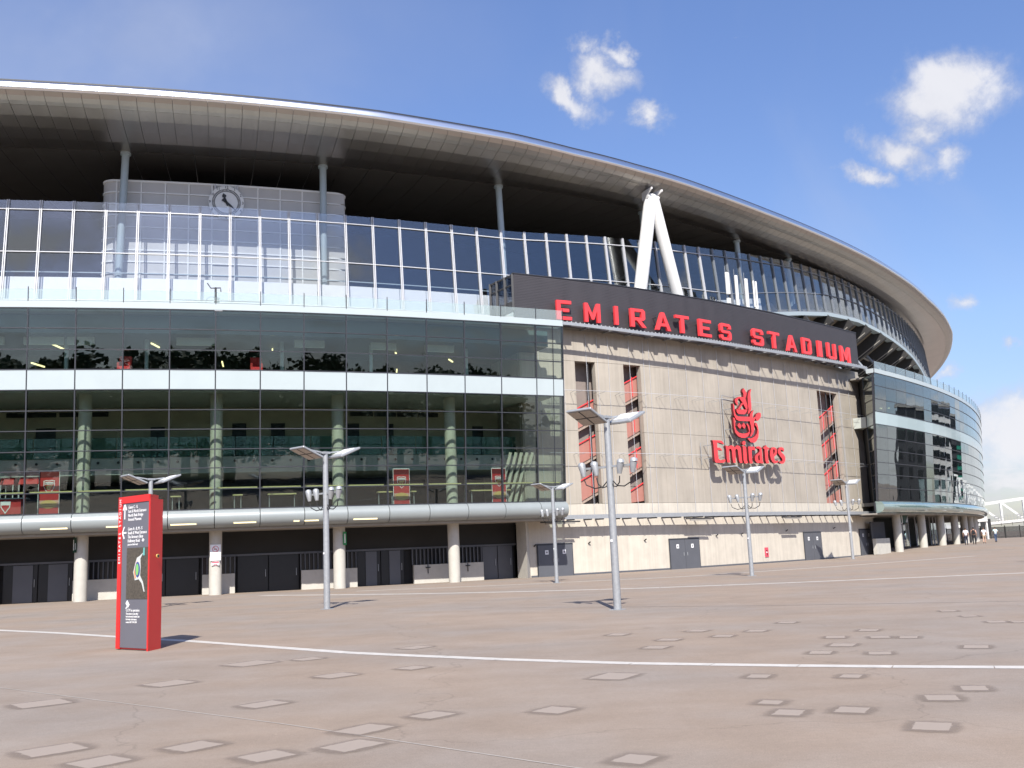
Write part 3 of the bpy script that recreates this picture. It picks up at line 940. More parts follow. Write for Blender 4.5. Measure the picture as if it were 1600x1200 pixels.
# underside of the upper tier right of the block
under = lambda s: [(uo(zlo(s), s) + .02, zlo(s)), (uo(zlo(s), s) - .9, zlo(s) + .02), (-16, 16.75), (-16, 16.4), (-15.2, 16.4), (-6.3, zlo(s) - .75 if zlo(s) > 18 else 17.5)]
MB().sweep(lambda s: [(-5.6, zlo(s) - .02), (-5.6, zlo(s) + .3), (-17, 17.0), (-17, 16.72)], 31, 104, 1.0).build('tier_underside', 'terrace_under', ST)
MB().sweep(lambda s: [(uo(zlo(s), s) + .15, zlo(s) - .42), (uo(zlo(s), s) + .15, zlo(s) - .06), (uo(zlo(s), s) - .6, zlo(s) - .06), (uo(zlo(s), s) - .6, zlo(s) - .42)], 28, 104, .8, smooth=False).build('tier_rim', 'steel_blue', ST)
for k in range(13):
    s = 35 + 5.4 * k
    m = MB()
    a, b = A(s, -5.2, zlo(s) - .1), A(s - 1, -17, 16.9)
    m.beam(a, b, .55, 2.3)
    m.build('raker_beam', 'raker', ST, loc=a)
    m = MB(); dn = Vector((0, 0, -1.12)); m.beam(a + dn, b + dn, .62, .09); m.build('raker_flange', 'concrete_dim', ST, loc=a)
    s2 = s + 2.7                       # cross purlins
    m = MB()
    for t in (.25, .55):
        o = -5.2 - 11 * t; z = zlo(s2) + (16.8 - zlo(s2)) * t - .35
        m.beam(A(s + .3, o, z), A(s + 5.0, o, z - .1), .16)
    m.build('purlin', 'concrete_dim', ST)
m = MB()
for k in range(7):                      # struts standing on the terrace under the tier
    s = 47.5 + 9 * k
    m.tube([A(s, -3.6, 16.7), A(s - 1.2, -7.5, zlo(s) - 2.2)], .16, 8)
m.build('tier_strut', 'mullion_shade_strut_grey', ST, kind='stuff')

# ---- added wall across the open bowl, put in to keep the inside dark
MB().sweep([(-24, 0), (-24, 31), (-24.5, 31), (-24.5, 0)], -68, 150, 3).build('bowl_light_block', 'dark_wall', ST)
for s in (-43.2,):  # added end closures, only there to stop light leaking in
    MB().hexa([A(s, .9, 0), A(s, -24, 0), A(s - .3, -24, 0), A(s - .3, .9, 0), A(s, .9, 16.6), A(s, -24, 16.6), A(s - .3, -24, 16.6), A(s - .3, .9, 16.6)]).build('end_light_block', 'dark_wall', ST)
for s in (-64.0, 149.):
    MB().hexa([A(s, -3, 16), A(s, -24, 16), A(s - .3, -24, 16), A(s - .3, -3, 16), A(s, -3, 29.4), A(s, -24, 29.4), A(s - .3, -24, 29.4), A(s - .3, -3, 29.4)]).build('end_light_block', 'dark_wall', ST)

# ---- pod behind the glass that carries the clock
POD = (-28.15, -10.8)
zt = 27.4
path = []
for k in range(7):
    a = math.pi / 2 * k / 6; path.append((POD[0] + 1.0 - math.cos(a), -7.8 + math.sin(a) * .8))
for k in range(7):
    a = math.pi / 2 * (1 - k / 6); path.append((POD[1] - 1.0 + math.cos(a), -7.8 + math.sin(a) * .8))
ring = [(POD[0], -13)] + path + [(POD[1], -13)]
core = MB().use('clad_grey')
fine = []
for (a, b) in zip(ring, ring[1:]):
    n = max(1, int(abs(b[0] - a[0]) / 1.2)) if abs(b[0] - a[0]) > 2 else 1
    for k in range(n): fine.append((a[0] + (b[0] - a[0]) * k / n, a[1] + (b[1] - a[1]) * k / n))
fine.append(ring[-1]); nF = len(fine)
core.add([A(s, o, 17) for s, o in fine] + [A(s, o, zt) for s, o in fine],
         [(i, i + 1, nF + i + 1, nF + i) for i in range(nF - 1)] + [tuple(range(nF, 2 * nF))], False)
pod = core.build('pod', None, ST, label='pale clad pod with rounded corners behind the glass screen')
grid = MB()
zz = zt - .05
while zz > 19:
    for a, b in zip(fine[1:-1], fine[2:-1]):
        t = .11 if zz > 27.2 else .07
        grid.beam(A(a[0], a[1] + .05, zz), A(b[0], b[1] + .05, zz), .09, t + .02)
    zz -= .80
s = POD[0] + 1.0
while s < POD[1] - .5:
    grid.beam(A(s, -6.95, 18), A(s, -6.95, zt - .05), .1, .08); s += 1.62
grid.build('pod_frame', 'white_paint', pod)
s = POD[0] + 1.0; 
while s < POD[1] - 1.5:
    zz = zt - .85
    while zz > 19.6:
        if random.random() < .97:
            pane('cladding_panel', 'clad_grey', pod, s + .07, s + 1.55, zz + .06, zz + .74, -6.975, .03)
        zz -= .80
    s += 1.62

# ---- roof
ro = tab([-60, -33, -10, 0, 5.5, 12, 20, 30, 60, 76, 87, 100, 116, 146, 190], [.1, .08, -.2, -.78, -1.55, -2.0, -2.2, -2.3, -2.25, -2.05, -1.5, -1.1, -1.2, -1.6, -1.7])
ZR = 30.6
RS0, RS1 = -66, 170
nose = lambda s: [(ro(s) - .35, ZR + .2), (ro(s) - .09, ZR + .17), (ro(s) - .03, ZR + .02), (ro(s) + .01, ZR - .16), (ro(s) + .03, ZR - .26), (ro(s) - .04, ZR - .37), (ro(s) - .5, ZR - .5), (ro(s) - .6, ZR)]
ROOF = MB().sweep(lambda s: [(ro(s) - .3, ZR + .2), (ro(s) - .3, ZR + .26), (-24.5, 33.2), (-24.5, 32.9)], RS0, RS1, 1.5).build('roof', 'roof_top', ST)
MB().sweep(nose, RS0, RS1, .8, smooth=True).build('roof_edge', 'rim_metal', ROOF)
MB().sweep(lambda s: [(ro(s) - .28, ZR + .275), (ro(s) - .28, ZR + .36), (ro(s) - .5, ZR + .36), (ro(s) - .5, ZR + .275)], RS0, RS1, .8).build('gutter_lip', 'mullion_dark', ROOF)
# soffit of narrow metal panels: outer curl, belly, inner part with the shade put into its colour
PROF1 = lambda s: [(ro(s) - .06, ZR - .39), (ro(s) - .3, ZR - .63), (ro(s) - .65, ZR - .8), (ro(s) - 1.0, ZR - .9)]
def PROF2(s):
    o0 = ro(s) - 1.015
    w = -6.0 - o0
    return [(o0, ZR - .905), (o0 + w * .2, ZR - 1.14), (o0 + w * .45, ZR - 1.36), (o0 + w * .72, ZR - 1.52), (o0 + w, ZR - 1.58)]
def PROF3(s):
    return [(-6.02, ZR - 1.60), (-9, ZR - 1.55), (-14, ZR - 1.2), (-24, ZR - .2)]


def soffit_piece(m, P, a, b, n=1):
    pr = []
    for i in range(n + 1):
        s = a + (b - a) * i / n; lo = P(s); pr.append(lo + [(o, z + .07) for o, z in reversed(lo)])
    k = len(pr[0]); vs = []
    for i in range(n + 1):
        s = a + (b - a) * i / n; vs += [A(s, o, z) for o, z in pr[i]]
    fs = []
    for i in range(n):
        for j in range(k): fs.append((i * k + j, (i + 1) * k + j, (i + 1) * k + (j + 1) % k, i * k + (j + 1) % k))
    fs += [tuple(range(k)), tuple(range(n * k, n * k + k))]
    m.add(vs, fs, False)


outer_rest, belly_rest, inner_rest = MB(), MB(), MB()
PW = 1.05
s = RS0
while s < RS1 - .5:
    e = s + PW
    g1 = .012
    for P, mt, rest_, nm in ((PROF1, 'soffit_outer', outer_rest, 'edge_panel'), (PROF2, 'soffit_metal', belly_rest, 'soffit_panel')):
        if -43.5 < s < 62:
            m = MB(); soffit_piece(m, P, s + g1, e - g1); m.build(nm, mt, ROOF, loc=A(s, -3, 29))
        else: soffit_piece(rest_, P, s + g1, e - g1)
    s = e
outer_rest.build('edge_panel', 'soffit_outer', ROOF, kind='stuff')
belly_rest.build('soffit_panel', 'soffit_metal', ROOF, kind='stuff')
s = RS0
while s < RS1 - 1:
    e = s + 2.1
    if -43.5 < s < 40:
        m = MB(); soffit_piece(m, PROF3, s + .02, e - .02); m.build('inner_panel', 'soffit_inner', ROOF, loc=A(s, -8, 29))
    else: soffit_piece(inner_rest, PROF3, s + .02, e - .02)
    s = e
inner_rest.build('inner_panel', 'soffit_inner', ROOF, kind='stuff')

# ---- V-shaped white struts carrying the roof
node = A(14.4, -3.2, 29.35)
for nm, base, r in (('strut', A(13.1, -4.45, 19.2), .52), ('strut', A(19.1, -4.45, 19.2), .48)):
    m = MB(); d = (node - base)
    top = base + d * .985
    m.tube([base, base + d * .94, top], [r, r, r * .55], 24)
    m.build(nm, 'white_steel', ST, loc=base, label='thick white tubular strut of the inverted V under the roof edge')
m = MB()
for ds_ in (-.45, .45):
    p0_, p1_ = A(14.4 + ds_, -3.8, 29.1), A(14.4 + ds_ * 1.3, -2.55, 29.3)
    m.hexa([p0_ + Vector((-.04, 0, -.35)), p1_ + Vector((-.04, 0, .05)), p1_ + Vector((.04, 0, .05)), p0_ + Vector((.04, 0, -.35)), p0_ + Vector((-.04, 0, .4)), p1_ + Vector((-.04, 0, .22)), p1_ + Vector((.04, 0, .22)), p0_ + Vector((.04, 0, .4))])
m.build('strut_node', 'white_steel', ST, loc=node)
m = MB(); m.tube([A(13.75, -3.1, 28.9), A(15.1, -3.1, 28.98)], .16, 12); m.build('node_pin', 'white_steel', ST, loc=node)
if 0: MB().hexa([A(13.1, -3.6, 29.42), A(15.9, -3.6, 29.42), A(16.2, -2.0, 29.62), A(12.9, -2.0, 29.62), A(13.1, -3.6, 29.5), A(15.9, -3.6, 29.5), A(16.2, -2.0, 29.68), A(12.9, -2.0, 29.68)]).build('node_plate', 'white_steel', ST, loc=node)

# ---- concrete corner block
CO = -2.4
SB = [0.55, 2.7, 4.95, 6.75, 9.4, 11.1, 13.1, 15.2, 17.4, 19.7, 22, 24.3, 26.6, 28.9, 31.2, 33.5, 35.8, 39.8, 42.4, 45.2]
ZB = [-.1, 4.85, 10.0, 15.0, 17.25]
SLOT = ((4.95, 6.75), (9.4, 11.1), (35.8, 39.8))
MB().sweep([(CO - .31, -.1), (CO - .31, 4.85), (CO - .45, 4.85), (CO - .45, -.1)], .4, 45.2).build('block_core', 'concrete_dim', ST)
MB().sweep([(CO - .31, 15.0), (CO - .31, 17.3), (CO - .45, 17.3), (CO - .45, 15.0)], .4, 45.2).build('block_core', 'concrete_dim', ST)
m = MB()
cur = .4
for a, b in SLOT + ((45.2, 45.2),):
    m.sweep([(CO - .31, 4.85), (CO - .31, 15), (CO - .45, 15), (CO - .45, 4.85)], cur, a); cur = b
m.build('block_core', 'concrete_dim', ST)
for i, (a, b) in enumerate(zip(SB, SB[1:])):
    for j, (z0, z1) in enumerate(zip(ZB, ZB[1:])):
        if (a, b) in SLOT and j in (1, 2): continue
        m = MB()
        jit = random.uniform(-.003, .003)
        m.sweep([(CO + jit, z0 + .01), (CO + jit, z1 - .01), (CO - .3, z1 - .01), (CO - .3, z0 + .01)], a + .003, b - .003, 1.2)
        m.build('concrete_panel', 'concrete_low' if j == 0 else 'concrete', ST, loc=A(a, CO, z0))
# left return of the block under the overhang
MB().hexa([A(-.15, -1.4, -.1), A(.54, -2.38, -.1), A(.54, -2.7, -.1), A(-.15, -2.9, -.1), A(-.15, -1.4, 3.7), A(.54, -2.38, 3.7), A(.54, -2.7, 3.7), A(-.15, -2.9, 3.7)]).build('return_wall', 'concrete_column', ST)
MB().hexa([A(.45, -2.45, 4.6), A(.54, -2.42, 4.6), A(.54, -9, 4.6), A(.3, -9, 4.6), A(.45, -2.45, 17.2), A(.54, -2.42, 17.2), A(.54, -9, 17.2), A(.3, -9, 17.2)]).build('return_wall', 'concrete', ST)
MB().hexa([A(45.0, CO, 0), A(45.3, CO, 0), A(45.6, -15, 0), A(45.2, -15, 0), A(45.0, CO, 17.2), A(45.3, CO, 17.2), A(45.6, -15, 17.2), A(45.2, -15, 17.2)]).build('return_wall', 'concrete_dim', ST)
MB().sweep([(-2.42, 17.25), (-2.42, 17.6), (-16, 17.6), (-16, 17.25)], -.2, 45.2).build('block_roof', 'concrete_dim', ST)
MB().sweep([(CO + .045, -.1), (CO + .045, .12), (CO + .008, .12), (CO + .008, -.1)], .6, 42).build('plinth', 'door_grey', ST)
# stair slots
for a, b in SLOT:
    m = MB()
    m.hexa(slab(a - .6, b + 1.6, 4.6, 15.3, CO - 1.25, .3)); m.build('stair_back', 'stair_wall', ST, loc=A(a, CO - 2.2, 4.6))
    for q, w in ((a - .66, .3), (b + 1.66, .3)):
        m = MB(); m.hexa([A(q - w / 2, CO - .3, 4.6), A(q + w / 2, CO - .3, 4.6), A(q + w / 2, CO - 2.1, 4.6), A(q - w / 2, CO - 2.1, 4.6), A(q - w / 2, CO - .3, 15.2), A(q + w / 2, CO - .3, 15.2), A(q + w / 2, CO - 2.1, 15.2), A(q - w / 2, CO - 2.1, 15.2)])
        m.build('stair_cheek', 'stair_wall', ST, loc=A(q, CO, 4.6))
    pane('slot_sill', 'concrete_dim', ST, a, b, 4.62, 4.84, CO - 1.1, 2.0)
    pane('slot_head', 'stair_wall', ST, a, b, 15.02, 15.25, CO - 1.1, 2.0)
for (a, b), z0s, off, post in (((4.95, 6.75), (4.75, 7.1, 9.75, 12.35 - .75), CO - .6, 6.2), ((9.4, 11.1), (4.1, 6.75, 9.4, 12.05), CO - .6, None), ((35.8, 39.8), (2.9, 5.5, 8.1, 10.7), CO - .6, 37.9)):
    if a < 5: z0s = (4.9, 7.5, 10.05)
    for z in z0s:
        sl = .43; w = b - a; H = 1.45
        zz0, zz1 = z, z + sl * w + .05
        cl = lambda q: max(4.86, q)
        if zz1 + H < 5.2: continue
        b0_ = b; b = b + .45; zz1 = zz1 + .45 * sl
        m = MB()
        m.hexa([A(a, off, cl(zz0)), A(b, off, cl(zz1)), A(b, off - .05, cl(zz1)), A(a, off - .05, cl(zz0)), A(a, off, cl(zz0 + H)), A(b, off, cl(zz1 + H)), A(b, off - .05, cl(zz1 + H)), A(a, off - .05, cl(zz0 + H))])
        f = m.build('stair_balustrade', 'red_mesh', ST, loc=A(a, off, z))
        m = MB()
        if zz0 + H > 4.9: m.beam(A(a, off + .06, zz0 + H), A(b, off + .06, zz1 + H), .07)
        n = max(1, int(w / .9))
        for k in range(1, n + 1):
            t = k / (n + .35); s_ = a + w * t; zq = zz0 + (zz1 - zz0) * t
            if zq > 4.9: m.beam(A(s_, off + .05, zq), A(s_, off + .05, zq + H), .05)
        m.build('stair_rail', 'red_paint', f)
        m = MB()
        zlow = lambda q: max(4.86, q)
        if zz0 > 4.7:
            m.hexa([A(a, off - .06, zz0 - .25), A(b, off - .06, zz1 - .25), A(b, off - .4, zz1 - .25), A(a, off - .4, zz0 - .25), A(a, off - .06, zz0 + .3), A(b, off - .06, zz1 + .3), A(b, off - .4, zz1 + .3), A(a, off - .4, zz0 + .3)])
            m.build('stair_flight', 'stair_concrete', ST, loc=A(a, off, z))
        b = b0_
    if post: MB().beam(A(post, CO - .2, 4.85), A(post, CO - .2, 15.0), .09).build('slot_post', 'black_plastic', ST)
for a, za, b, zb in ((36.4, 13.4, 38.6, 13.9), (38.9, 11.2, 39.6, 11.3)):
    MB().beam(A(a, CO - 2.0, za), A(b, CO - 2.4, zb), .1).build('tube_light', 'strip_light', ST)
# double doors with white notices
for i, (a, b, h) in enumerate(((1.15, 3.9, 2.1), (12.9, 16.15, 2.12), (31.0, 34.0, 2.28), (41.75, 44.4, 2.4))):
    z0 = max(-.05, gz(*A(a, CO)[:2]) - .05)
    for q in (0, 1):
        s0, s1 = a + (b - a) * q / 2, a + (b - a) * (q + 1) / 2
        d = pane('door', 'door_grey', ST, s0 + .015, s1 - .015, z0, h, CO + .03, .08)
        c = (s0 + s1) / 2
        n_ = pane('door_notice', 'white_print', d, c - .13, c + .13, h - .62, h - .33, CO + .078, .012)
        pane('notice_symbol', 'door_grey', n_, c - .05, c + .05, h - .54, h - .42, CO + .088, .006)
        MB().beam(A(s1 - .2 if q == 0 else s0 + .2, CO + .1, .95), A(s1 - .2 if q == 0 else s0 + .2, CO + .1, 1.2), .03).build('handle', 'galvanised', d)
    m = MB()
    for q in (a - .03, b + .03): m.beam(A(q, CO + .02, z0), A(q, CO + .02, h + .06), .06, .12)
    m.beam(A(a - .06, CO + .02, h + .05), A(b + .06, CO + .02, h + .05), .06, .12)
    m.build('door_frame', 'mullion_dark', ST, loc=A(a, CO, 0))
# little dark fittings on the lower wall
for s, z in ((.9, 2.05), (5.3, 2.1), (10.4, 2.15), (18.3, 2.3), (21.6, 2.35), (28.2, 2.5), (36.5, 2.6)):
    MB().beam(A(s, CO + .02, z), A(s + .05, CO + .2, z + .12), .07).build('wall_fitting', 'black_plastic', ST)
# gantry with brackets
GO = -1.35
MB().sweep([(GO, 3.78), (GO, 4.06), (GO - .08, 4.06), (GO - .08, 3.78)], 2.05, 44.2, 1.2).build('gantry_rail', 'galvanised', ST)
MB().sweep([(GO - .15, 3.8), (GO - .15, 3.84), (GO - .55, 3.84), (GO - .55, 3.8)], 1.4, 44.2, 1.2).build('gantry_walkway', 'galvanised', ST)
s = 2.6; k = 0
while s < 44:
    m = MB(); m.beam(A(s, GO - .02, 3.76), A(s, CO - .02, 3.76), .07, .12)
    m.build('gantry_bracket', 'mullion_dark', ST, loc=A(s, GO, 3.7)); s += 1.42 if k % 2 else 1.0; k += 1
for s in (1.3, 14.2, 26.5, 40.5):
    m = MB(); m.beam(A(s, GO + .02, 3.52), A(s + 2.3, GO + .02, 3.52), .12, .1); m.build('gantry_light', 'concrete_dim', ST)
    m = MB(); m.tube([A(s - .3, GO - .1, 3.62), A(s + 2.8, GO - .1, 3.62)], .05, 8); m.build('conduit', 'dark_steel', ST)
# screen of steel cables in front of the wall
s = 1.9
VC = []
while s < 44: VC.append(s); s += 2.02
for s in VC + [6.95, 11.4, 40.1]:
    MB().tube([A(s, -2.33, 4.06), A(s, -2.33, 17.0)], .014, 6).build('vertical_cable', 'mullion_white', ST, loc=A(s, -2.33, 4))
for z in (12.72, 8.33):
    m = MB(); m.tube([A(2.1 + q * 1.2, -1.62, z + (.4 * q / 36 if z > 12 else .15 * q / 36)) for q in range(36)], .016, 6)
    m.build('horizontal_cable', 'mullion_white', ST)
    q = 2.3
    m = MB()
    while q < 44:
        m.beam(A(q, -1.62, z), A(q + .12, CO, z - .05), .02); m.beam(A(q + .62, -1.62, z), A(q + .5, CO, z - .05), .02); q += 2.02
    m.build('cable_spacer', 'galvanised', ST, kind='stuff')
LOGO = {'alif': [(23.09, 13.9), (22.89, 13.82), (22.63, 13.58), (22.46, 13.18), (22.44, 12.53), (22.47, 12.18), (22.31, 11.81), (22.51, 11.9), (22.85, 12.21), (22.88, 12.55), (22.88, 13.21), (22.88, 13.51), (22.98, 13.74)],
        'flame': [(22.0, 13.88), (21.84, 13.73), (21.8, 13.6), (21.91, 13.37), (21.88, 13.15), (22.06, 12.97), (22.27, 13.31), (22.36, 13.49), (22.18, 13.72)],
        'loop': [(21.0, 12.43), (20.86, 12.46), (20.71, 12.62), (20.66, 12.79), (20.79, 12.97), (21.28, 13.14), (21.87, 13.14), (22.14, 12.98), (22.33, 12.52), (22.29, 12.21), (22.11, 12.18), (21.66, 12.71), (21.27, 13.04), (21.07, 12.92), (20.97, 12.72)],
        'cross': [(21.58, 12.67), (21.72, 12.6), (21.18, 12.11), (20.96, 12.12)],
        'bowl': [(20.78, 12.14), (20.96, 12.08), (22.25, 12.17), (22.1, 11.94), (21.82, 11.76), (21.09, 11.74), (20.85, 11.8), (20.76, 11.94)],
        'sweep': [(20.34, 12.55), (20.5, 12.39), (20.48, 11.97), (20.61, 11.64), (20.88, 11.53), (22.54, 11.6), (22.61, 11.85), (22.9, 12.08), (23.15, 12.18), (23.01, 12.0), (22.91, 11.69), (22.9, 11.52), (23.33, 11.65), (23.44, 11.85), (23.81, 12.03), (24.11, 12.0), (24.12, 11.76), (23.93, 11.54), (23.63, 11.35), (23.4, 11.35), (23.32, 11.54), (23.1, 11.31), (23.01, 11.01), (22.99, 10.57), (22.79, 10.26), (22.46, 10.01), (22.31, 10.01), (22.59, 10.38), (22.57, 10.81), (22.48, 11.24), (21.67, 11.21), (20.94, 11.19), (20.6, 11.3), (20.39, 11.58), (20.33, 11.96)],
        'hook': [(20.23, 11.43), (20.4, 11.37), (20.47, 11.12), (20.38, 10.7), (20.51, 10.41), (20.85, 10.23), (21.31, 10.19), (22.01, 10.25), (22.26, 10.41), (22.12, 10.79), (21.93, 10.99), (22.12, 11.04), (22.32, 10.84), (22.36, 10.54), (22.27, 10.24), (22.01, 9.99), (21.63, 9.87), (21.12, 9.85), (20.67, 9.97), (20.35, 10.23), (20.25, 10.56), (20.24, 11.03)],
        'tail': [(23.26, 11.17), (23.45, 11.12), (23.56, 10.86), (23.6, 10.43), (23.47, 10.0), (23.16, 9.68), (22.84, 9.54), (22.35, 9.54), (21.99, 9.8), (21.96, 9.86), (22.51, 9.87), (22.99, 10.04), (23.32, 10.29), (23.45, 10.6), (23.33, 10.85), (23.16, 10.97)],
        'dot1': [(20.96, 11.04), (21.25, 10.78), (21.0, 10.54), (20.69, 10.78)],
        'dot2': [(21.58, 11.08), (21.82, 10.81), (21.58, 10.57), (21.29, 10.81)],
        'E': [(17.31, 9.51), (18.35, 9.52), (18.59, 9.44), (18.67, 9.31), (18.72, 9.24), (18.5, 9.28), (18.21, 9.35), (17.87, 9.36), (17.84, 8.96), (18.16, 8.95), (18.34, 8.87), (18.43, 8.74), (18.18, 8.78), (17.87, 8.78), (17.86, 8.38), (17.91, 8.11), (18.08, 8.01), (18.41, 8.01), (18.68, 8.09), (18.75, 8.02), (18.7, 7.91), (18.54, 7.82), (17.55, 7.8), (17.43, 7.92), (17.41, 8.55), (17.41, 9.11), (17.38, 9.35)],
        'm': [(18.93, 9.16), (19.22, 9.11), (19.29, 9.06), (19.58, 9.2), (19.88, 9.15), (20.08, 9.04), (20.39, 9.22), (20.7, 9.18), (20.88, 9.05), (20.9, 8.66), (20.89, 8.13), (20.97, 7.88), (20.63, 7.84), (20.54, 8.0), (20.49, 8.53), (20.47, 8.83), (20.35, 8.95), (20.2, 8.93), (20.12, 8.82), (20.08, 8.17), (20.05, 7.85), (19.74, 7.84), (19.69, 8.16), (19.68, 8.71), (19.61, 8.89), (19.43, 8.93), (19.33, 8.88), (19.27, 8.15), (19.29, 7.85), (18.99, 7.85), (18.93, 8.14), (18.96, 8.82), (18.9, 9.05)],
        'i': [(21.12, 9.21), (21.45, 9.21), (21.6, 9.08), (21.61, 8.64), (21.58, 8.1), (21.71, 7.9), (21.54, 7.84), (21.22, 7.84), (21.12, 8.09), (21.16, 8.78), (21.16, 9.06)],
        'idot': [(21.58, 9.45), (21.53, 9.36), (21.44, 9.3), (21.33, 9.27), (21.22, 9.29), (21.15, 9.35), (21.14, 9.44), (21.18, 9.52), (21.27, 9.59), (21.38, 9.62), (21.49, 9.6), (21.56, 9.54)],
        'r': [(21.89, 9.19), (22.25, 9.2), (22.31, 9.15), (22.58, 9.22), (22.78, 9.17), (22.84, 9.03), (22.78, 8.89), (22.63, 8.95), (22.44, 8.95), (22.33, 8.85), (22.28, 8.36), (22.29, 8.05), (22.38, 7.92), (22.22, 7.85), (21.94, 7.86), (21.88, 8.11), (21.88, 8.69), (21.89, 9.04)],
        'a': [(23.01, 9.2), (23.33, 9.26), (23.62, 9.23), (23.76, 9.04), (23.75, 8.52), (23.75, 8.1), (23.87, 7.96), (23.76, 7.9), (23.47, 7.9), (23.37, 7.97), (23.13, 7.89), (22.89, 7.93), (22.71, 8.11), (22.7, 8.32), (22.81, 8.51), (23.17, 8.69), (23.44, 8.84), (23.46, 8.98), (23.35, 9.07), (23.14, 9.09), (23.0, 9.11)],
        'a_h': [(23.39, 8.63), (23.38, 8.16), (23.25, 8.11), (23.17, 8.13), (23.13, 8.31), (23.18, 8.48)],
        't': [(24.45, 9.4), (24.52, 9.26), (24.85, 9.2), (24.85, 9.08), (24.61, 9.05), (24.56, 8.55), (24.6, 8.12), (24.69, 7.98), (24.53, 7.92), (24.27, 7.92), (24.17, 8.11), (24.17, 8.65), (24.17, 9.08), (23.94, 9.12), (24.17, 9.25)],
        'e': [(25.2, 9.22), (25.52, 9.28), (25.82, 9.24), (25.99, 9.08), (25.98, 8.86), (25.81, 8.64), (25.48, 8.49), (25.49, 8.27), (25.64, 8.14), (25.91, 8.14), (26.08, 8.24), (26.04, 8.14), (25.89, 8.02), (25.53, 7.95), (25.19, 8.05), (24.97, 8.28), (24.91, 8.61), (24.98, 8.95)],
        'e_h': [(25.51, 9.13), (25.66, 9.07), (25.65, 8.88), (25.42, 8.65), (25.38, 8.82), (25.41, 9.01)],
        's': [(26.4, 9.28), (26.72, 9.33), (27.03, 9.27), (27.08, 9.12), (27.03, 8.98), (26.86, 9.07), (26.65, 9.13), (26.54, 9.05), (26.65, 8.89), (26.99, 8.73), (27.18, 8.49), (27.13, 8.23), (26.87, 8.0), (26.5, 7.95), (26.2, 8.03), (26.27, 8.15), (26.53, 8.12), (26.73, 8.24), (26.66, 8.4), (26.38, 8.59), (26.15, 8.8), (26.14, 9.04)]}
LET = [('E', 2.75, 4.16), ('M', 5.07, 6.64), ('I', 7.72, 8.18), ('R', 9.19, 10.85), ('A', 11.62, 13.4), ('T', 13.74, 15.44), ('E', 16.37, 18.07), ('S', 19.0, 20.65), ('S', 23.41, 25.25), ('T', 25.88, 27.72), ('A', 28.65, 30.51), ('D', 31.33, 33.09), ('I', 34.09, 34.99), ('U', 35.91, 37.82), ('M', 38.54, 40.79)]

# ================================================================== SIGNS ON THE BLOCK
SG = empty('stadium_sign', A(0, -1.6, 17.2), 0, 'long dark sign box with raised red capital letters above the concrete wall', 'sign')
sb = tab([-1, 3.6, 10.5, 24, 43.6], [17.35, 17.32, 17.1, 17.2, 17.62])
stp = tab([-.2, 8, 15, 28, 43.6], [20.8, 20.68, 20.63, 20.89, 21.15])
MB().sweep(lambda s: [(-1.6, sb(s)), (-1.6, stp(s)), (-1.85, stp(s)), (-1.85, sb(s))], -.15, 43.6, 1.2).build('sign_box', 'sign_cladding', SG)
m = MB()
for k in range(30):                         # fine horizontal ribs of the cladding
    m.sweep(lambda s: [(-1.585, sb(s) + .06 + k * .115), (-1.585, sb(s) + .12 + k * .115), (-1.605, sb(s) + .12 + k * .115), (-1.605, sb(s) + .06 + k * .115)], -.15, 43.6, 2.0)
m.build('cladding_rib', 'sign_cladding', SG, kind='stuff')
MB().sweep(lambda s: [(-1.55, stp(s) + .003), (-1.55, stp(s) + .07), (-1.95, stp(s) + .07), (-1.95, stp(s) + .003)], -.2, 43.65, 1.2).build('coping', 'mullion_dark', SG)
# open steel frame at the left end
e0, e1 = (-.16, -1.75), (-.55, -4.7)
m = MB(); pt = lambda t, z: A(e0[0] + (e1[0] - e0[0]) * t, e0[1] + (e1[1] - e0[1]) * t, z)
zt_ = lambda t: 20.8 - .02 * t
for z0, h in ((20.74, .12), (20.05, .1), (18.5, .75)): m.beam(pt(0, z0), pt(1, z0), .1, h)
for t in (0, .34, .7, 1): m.beam(pt(t, 18.2), pt(t, 20.8), .2)
m.build('end_frame', 'dark_steel', SG)
for a, b in ((.03, .31), (.37, .67), (.73, .97)):
    for z0, z1 in ((18.9, 20.0), (20.1, 20.68)):
        p = [pt(a, z0), pt(b, z0), pt(b, z0) + Vector((.02, .02, 0)), pt(a, z0) + Vector((.02, .02, 0)), pt(a, z1), pt(b, z1), pt(b, z1) + Vector((.02, .02, 0)), pt(a, z1) + Vector((.02, .02, 0))]
        MB().hexa(p).build('end_pane', 'glass_dark', SG, loc=p[0])
# grey catwalk under the letters
MB().sweep(lambda s: [(-.82, sb(s) - .12), (-.82, sb(s) + .1), (-.95, sb(s) + .1), (-.95, sb(s) - .12)], 1.3, 43.7, 1.2).build('catwalk_edge', 'galvanised', SG)
m = MB(); s = 1.6; k = 0
while s < 43.6:
    m.beam(A(s, -.9, sb(s) + .02), A(s, -2.38, sb(s) + .02), .05, .1); s += 2.02
m.build('catwalk_bracket', 'galvanised', SG, kind='stuff')
m = MB(); s = 1.4
while s < 43.6:
    m.beam(A(s, -.88, sb(s) + .08), A(s, -.88, sb(s) + .17), .07); s += .36
m.build('catwalk_tooth', 'galvanised', SG, kind='stuff')

